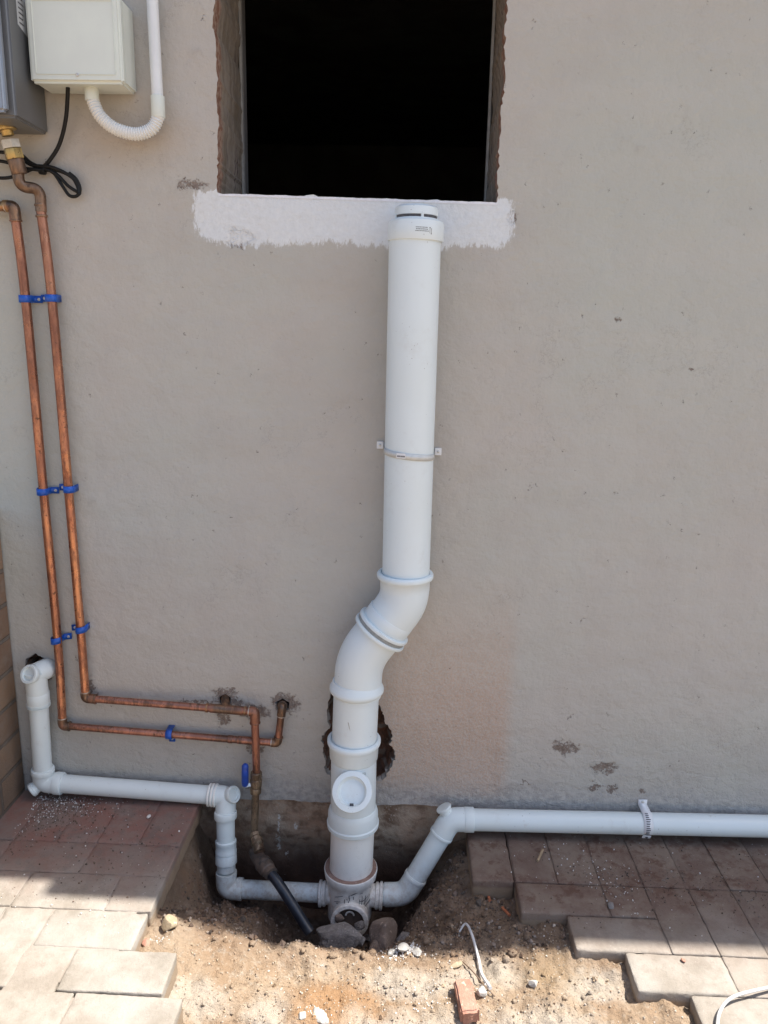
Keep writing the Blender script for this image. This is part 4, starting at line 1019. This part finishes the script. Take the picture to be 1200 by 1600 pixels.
# ---------------------------------------------------------------- rocks and debris
def rock(name, loc, size, mat, seed, label, cat='stone', group=None, sub=4, rough=.28, ang=None, flat=False):
    bm = bmesh.new(); bmesh.ops.create_icosphere(bm, subdivisions=sub, radius=1)
    rr = random.Random(seed); pl = [(Vector((rr.gauss(0, 1), rr.gauss(0, 1), rr.gauss(0, 1))).normalized(), rr.uniform(.55, .9)) for _ in range(11)]
    for v in bm.verts:
        n_ = v.co.normalized(); k = 1 + rough * noise.noise(n_ * 1.4 + Vector((seed, 0, 0))) + rough * .35 * noise.noise(n_ * 4 + Vector((seed, 3, 0))) + rough * .16 * noise.noise(n_ * 10 + Vector((0, seed, 0)))
        p = n_ * k
        for (m_, d_) in pl:
            e = p.dot(m_) - d_
            if e > 0: p -= m_ * e * .85
        v.co = Vector((p.x * size[0], p.y * size[1], p.z * size[2]))
    me = bpy.data.meshes.new(name); bm.to_mesh(me); bm.free(); me.materials.append(mat)
    me.polygons.foreach_set('use_smooth', [True] * len(me.polygons)); me.set_sharp_from_angle(angle=R(40))
    o = bpy.data.objects.new(name, me); COL.objects.link(o); o.location = loc; o.rotation_euler = ang or (rr.uniform(-.3, .3), rr.uniform(-.3, .3), rr.uniform(0, 6))
    tag(o, label, cat, group); return o
def GR(px, py, up=.0): p = G(px, py); p.z += up; return p
def onp(px, py, z): return PZ(px, py, z)
rock('earth_clod', PY(533, 1463, -.245), (.058, .040, .030), M['clodg'], 3, 'wide grey cement-crusted clod right in front of the soil stack outlet', 'clod', ang=(0, 0, .2))
rock('earth_clod', PY(598, 1462, -.235), (.038, .038, .052), M['clod'], 8, 'tall rounded brown clod just right of the soil stack outlet', 'clod', ang=(.1, .15, 2.2))
rock('earth_clod', PY(588, 1485, -.27), (.022, .02, .02), M['clod'], 12, 'small brown lump leaning at the foot of the tall clod', 'clod')
rock('earth_clod', GR(487, 1452, .004), (.012, .012, .018), M['clod'], 21, 'small upright clod beside the end of the black pipe', 'clod')
rock('earth_clod', PY(633, 1468, -.24), (.020, .018, .017), M['clodg'], 14, 'squarish grey lump at the right foot of the tall clod', 'clod')
rock('earth_clod', PY(646, 1466, -.235), (.010, .010, .009), M['clod'], 15, 'small dark lump furthest right in the clod row', 'clod')
rock('earth_clod', PY(530, 1434, -.150), (.013, .012, .012), M['clod'], 16, 'small brown lump inside the left of the outlet mouth', 'clod')
rock('earth_clod', PY(562, 1446, -.170), (.012, .012, .012), M['clodg'], 17, 'small grey lump inside the right of the outlet mouth', 'clod')
rock('earth_clod', PY(562, 1470, -.25), (.015, .014, .013), M['clodg'], 18, 'grey lump wedged between the wide clod and the tall clod', 'clod')
rock('stone', GR(265, 1449, .010), (.020, .018, .018), M['tan'], 5, 'round tan stone touching the left paver edge', rough=.16)
rock('stone', GR(229, 1477, .006), (.011, .010, .008), M['pink'], 6, 'small pink stone between tan stone and left pavers')
rock('stone', GR(222, 1500, .004), (.010, .010, .006), M['tan'], 7, 'flat brown stone beside the jutting left paver')
rock('stone', GR(833, 1540, .006), (.010, .009, .008), M['plast'], 9, 'pale pebble alone on the sandy soil at lower right')
rock('rubble', GR(500, 1590, .004), (.020, .012, .006), M['plast'], 31, 'white plaster chunk at the bottom centre edge', 'rubble')
rock('rubble', GR(472, 1588, .003), (.012, .008, .006), M['plast'], 32, 'narrow white chip left of the bottom centre plaster chunk', 'rubble')
rock('rubble', GR(612, 1492, .006), (.013, .010, .006), M['plast'], 33, 'white crumbled lump under the tall clod', 'rubble')
rock('rubble', GR(630, 1486, .008), (.016, .012, .008), M['plast'], 34, 'largest white crumbled lump beside the grey lump', 'rubble')
rock('rubble', GR(652, 1490, .005), (.012, .012, .006), M['plast'], 35, 'rightmost white crumbled lump of the three below the clods', 'rubble')
rock('rubble', GR(752, 1552, .004), (.012, .014, .008), M['plast'], 36, 'white plaster lump right behind the pink brick piece', 'rubble')
rock('rubble', GR(714, 1510, .003), (.020, .007, .005), M['tan'], 37, 'pale sliver of rubble at the end of the twig', 'rubble', ang=(0, 0, .5))
rock('rubble', GR(574, 1468, .004), (.010, .010, .008), M['clodg'], 38, 'grey crumb directly under the outlet gap', 'rubble')
rock('rubble', onp(232, 1276, .0).copy(), (.007, .006, .003), M['crumb'], 39, 'white chip lying on the shaded red pavers', 'rubble', sub=2)
# brick fragment
fp = GR(728, 1572, .012)
b = MB(); box(b, (0, 0, 0), (.036, .075, .034)); bk = b.build('brick_fragment', M['pink'], bevel=.004)
bmm = bmesh.new(); bmm.from_mesh(bk.data); bmesh.ops.subdivide_edges(bmm, edges=bmm.edges, cuts=3, use_grid_fill=True)
for v in bmm.verts: v.co += Vector((noise.noise(v.co * 60), noise.noise(v.co * 60 + Vector((5, 0, 0))), noise.noise(v.co * 60 + Vector((0, 5, 0))))) * .004
bmm.to_mesh(bk.data); bmm.free(); bk.location = fp; bk.rotation_euler = (.05, -.08, .12); tag(bk, 'broken pink brick piece standing in the sandy soil at the bottom', 'brick')
def stick(name, pts, r, mat, label, cat, n=8):
    c = Vector(pts[0]); b = MB(); rs = r if isinstance(r, list) else r
    sp = spline(pts, 8)
    if isinstance(r, list): rs = [r[0] + (r[1] - r[0]) * i / (len(sp) - 1) for i in range(len(sp))]
    sweep(b, sp, rs, n); o = b.build(name, M[mat]); return tag(o, label, cat)
stick('brick_chip', [GR(762, 1400, .004), GR(765, 1409, .004)], .004, 'orange', 'small orange brick chip by the lone paver', 'brick chip')
stick('brick_chip', [GR(785, 1421, .004), GR(796, 1433, .005)], .0035, 'orange', 'orange brick sliver against the second step paver', 'brick chip')
stick('brick_chip', [GR(535, 1480, .004), GR(552, 1481, .004)], .004, 'orange', 'orange brick sliver under the wide grey clod', 'brick chip')
stick('wood_chip', [onp(840, 1345, -.056), onp(848, 1328, -.056)], .0032, 'wood', 'pale splinter of wood on the shaded right pavers', 'wood chip')
stick('plastic_strip', [GR(716, 1462, .006), GR(727, 1453, .016), GR(737, 1472, .018), GR(747, 1505, .012), GR(752, 1528, .010), GR(766, 1548, .006)], [.0022, .0042], 'strip', 'twisted grey-white strip sticking up from the soil right of the trench', 'plastic strip', 6)
stick('twig', [GR(723, 1506, .006), GR(740, 1526, .010), GR(756, 1543, .006), GR(773, 1560, .005)], [.0016, .0012], 'twig', 'thin brown twig crossing the foot of the twisted strip', 'twig')
stick('twig', [GR(676, 1450, .004), GR(686, 1441, .006)], .0011, 'wood', 'tiny pale twig in the shaded soil right of the stack', 'twig')
stick('white_cable', [onp(1260, 1530, -.052), onp(1215, 1540, -.050), onp(1165, 1551, -.046), onp(1140, 1561, -.046), onp(1126, 1578, -.050), onp(1121, 1600, -.052), onp(1122, 1640, -.052)], .0031, 'wcable', 'white cable curling over the pavers in the bottom right corner', 'cable', 12)

# grit, crumbs (too many to count)
def chips(mb, p, s, rr):
    rot = Euler((rr.uniform(0, 6), rr.uniform(0, 6), rr.uniform(0, 6))).to_matrix()
    base = [(1, 0, 0), (-1, 0, 0), (0, 1, 0), (0, -1, 0), (0, 0, 1), (0, 0, -1)]
    v = [Vector(p) + rot @ (Vector(q_) * s * rr.uniform(.6, 1.25)) for q_ in base]
    mb.add(v, [(0, 2, 4), (2, 1, 4), (1, 3, 4), (3, 0, 4), (2, 0, 5), (1, 2, 5), (3, 1, 5), (0, 3, 5)])
rr = random.Random(11); b = MB(); b.fixn = False; k = 0
while k < 6500:
    x = rr.uniform(XL - .02, .75); y = rr.uniform(-.92, -.30)
    if x > XR + .02 and y > -.012 - .1 * (int((x - XR) / .1) + 2): continue
    if x < BX + .004 and y < -.1: continue
    dn = .5 + .9 * noise.noise((x * 7, y * 7, 2))
    if rr.random() > dn + .25: continue
    s = .0011 + .0022 * rr.random() ** 3 + (.004 * rr.random() if rr.random() < .02 else 0)
    chips(b, (x, y, h(x, y) + s * .3), s, rr); k += 1
tag(b.build('gravel', M['gravel'], smooth=False), 'pale grit and sand grains over the bare soil', 'gravel', kind='stuff')
b = MB(); b.fixn = False; k = 0
while k < 5200:
    x = rr.uniform(XL + .0, XR + .3); y = rr.uniform(-.40, -.03)
    if x > XR - .005 and y > -.215: continue
    s = .0013 + .0045 * rr.random() ** 4 + (.008 * rr.random() if rr.random() < .03 else 0)
    chips(b, (x, y, h(x, y) + s * .3), s, rr); k += 1
tag(b.build('soil_crumbs', M['soilc'], smooth=False), 'dark crumbs of damp soil on the trench banks', 'soil', kind='stuff')
b = MB(); b.fixn = False
for k in range(620):
    u = rr.random()
    if u < .55: x = XL - .42 + abs(rr.gauss(0, .09)); y = -.03 - abs(rr.gauss(0, .06)); z = Z1 + .001
    elif u < .7: x = rr.uniform(XL - .42, XL - .01); y = rr.uniform(-.5, -.02); z = Z1 + .001
    elif u < .84: x = XR + .33 + rr.gauss(0, .05); y = -.20 + rr.gauss(0, .05) - (x - XR - .33) * .6; z = Z2 + .001
    elif u < .95: x = rr.uniform(XR + .01, XR + .8); y = rr.uniform(-.35, -.03); z = Z2 + .001
    else: x = rr.uniform(XL + .05, XR); y = rr.uniform(-.36, -.1); z = h(x, y)
    if x < c0 + .004 or y > -.004: continue
    s = .0008 + .0017 * rr.random() ** 3
    if z == Z2 + .001 and (x < XR or y < -.012 - .1 * (int((x - XR) / .1) + 2)): z = h(x, y) 
    chips(b, (x, y, z + s * .4), s, rr)
tag(b.build('plaster_crumbs', M['crumb'], smooth=False), 'white plaster crumbs sprinkled over pavers and soil', 'crumbs', kind='stuff')

b = MB(); b.fixn = False
for (a, c_, sx, n_, sm_) in ((625, 1490, .035, 90, .0032), (640, 1484, .02, 40, .004), (500, 1585, .03, 40, .0025), (755, 1545, .02, 25, .0025), (228, 1505, .02, 45, .0025), (250, 1470, .02, 30, .002), (660, 1560, .06, 60, .0022)):
    g = G(a, c_)
    for k in range(n_):
        x = g.x + rr.gauss(0, sx * .6); y = g.y + rr.gauss(0, sx * .4); s_ = sm_ * rr.uniform(.3, 1)
        if x < XL + .01 and y > -.42 or x < BX + .005 and y < -.5: continue
        chips(b, (x, y, h(x, y) + s_ * .4), s_, rr)
tag(b.build('plaster_rubble', M['crumb'], smooth=False), 'crumbled white plaster bits strewn among the soil and clods', 'rubble', kind='stuff')
b = MB(); b.fixn = False
for k in range(3600):
    if k % 5 == 0: x = rr.uniform(XR + .02, XR + .9); y = rr.uniform(-.36, -.02); z = Z2
    elif k % 5 == 1: x = rr.uniform(XL - .40, XL - .01); y = rr.uniform(-.40, -.02); z = Z1
    elif k % 2: x = XL - .40 + abs(rr.gauss(0, .08)); y = -.02 - abs(rr.gauss(0, .09)); z = Z1
    else:
        t = rr.random(); x = XR + .30 + .5 * t + rr.gauss(0, .04); y = -.19 - .05 * t + rr.gauss(0, .035); z = Z2
    if x < c0 + .006 or y > -.006 or z == Z2 and (x < XR + .01 or y < -.012 - .1 * (int((x - XR) / .1) + 2)): continue
    s_ = .0006 + .0022 * rr.random() ** 4
    chips(b, (x, y, z + s_ * .4), s_, rr)
tag(b.build('loose_soil', M['soilc'], smooth=False), 'dark brown soil crumbs spilled over the paving near the wall', 'soil', kind='stuff')

def lump_mesh(mb, p, s_, rr):
    bm = bmesh.new(); bmesh.ops.create_icosphere(bm, subdivisions=2, radius=1); sd_ = rr.uniform(0, 99); q_ = Vector((rr.uniform(.7, 1.2), rr.uniform(.7, 1.2), rr.uniform(.5, .9)))
    vs = []
    for v in bm.verts:
        k = 1 + .45 * noise.noise(v.co * 1.5 + Vector((sd_, 0, 0))) + .2 * noise.noise(v.co * 4 + Vector((sd_, 0, 0)))
        vs.append(Vector(p) + Vector((v.co.x * q_.x, v.co.y * q_.y, v.co.z * q_.z)) * k * s_)
    mb.add(vs, [[v.index for v in f.verts] for f in bm.faces]); bm.free()
b = MB(); b.fixn = False; k = 0
while k < 420:
    x = rr.uniform(XL + .02, XR + .12); y = rr.uniform(-.42, -.05)
    if x > XR - .01 and y > -.225: continue
    s_ = .0022 + .0085 * rr.random() ** 3
    lump_mesh(b, (x, y, h(x, y) + s_ * .2), s_, rr); k += 1
for (a, c_, sx, n_) in ((700, 1470, .05, 60), (860, 1560, .07, 60), (600, 1570, .10, 80), (350, 1560, .10, 60), (240, 1490, .03, 30)):
    g = G(a, c_)
    for k in range(n_):
        x = g.x + rr.gauss(0, sx); y = g.y + rr.gauss(0, sx * .5)
        if x > XR + .02 and y > -.012 - .1 * (int((x - XR) / .1) + 2) or x < BX + .006 and y < -.40 or x < XL + .01: continue
        s_ = .0016 + .0040 * rr.random() ** 3; lump_mesh(b, (x, y, h(x, y) + s_ * .2), s_, rr)
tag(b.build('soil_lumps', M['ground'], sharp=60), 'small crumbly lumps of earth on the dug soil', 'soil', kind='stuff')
rock('rubble', onp(1068, 1500, -.056), (.006, .005, .003), M['pink'], 41, 'tiny red stone lying on a sunlit right hand paver', 'rubble', sub=3)
rock('rubble', onp(955, 1415, -.058), (.010, .008, .004), M['clodg'], 42, 'flat grey mortar crumb on the shaded right hand pavers', 'rubble', sub=3)
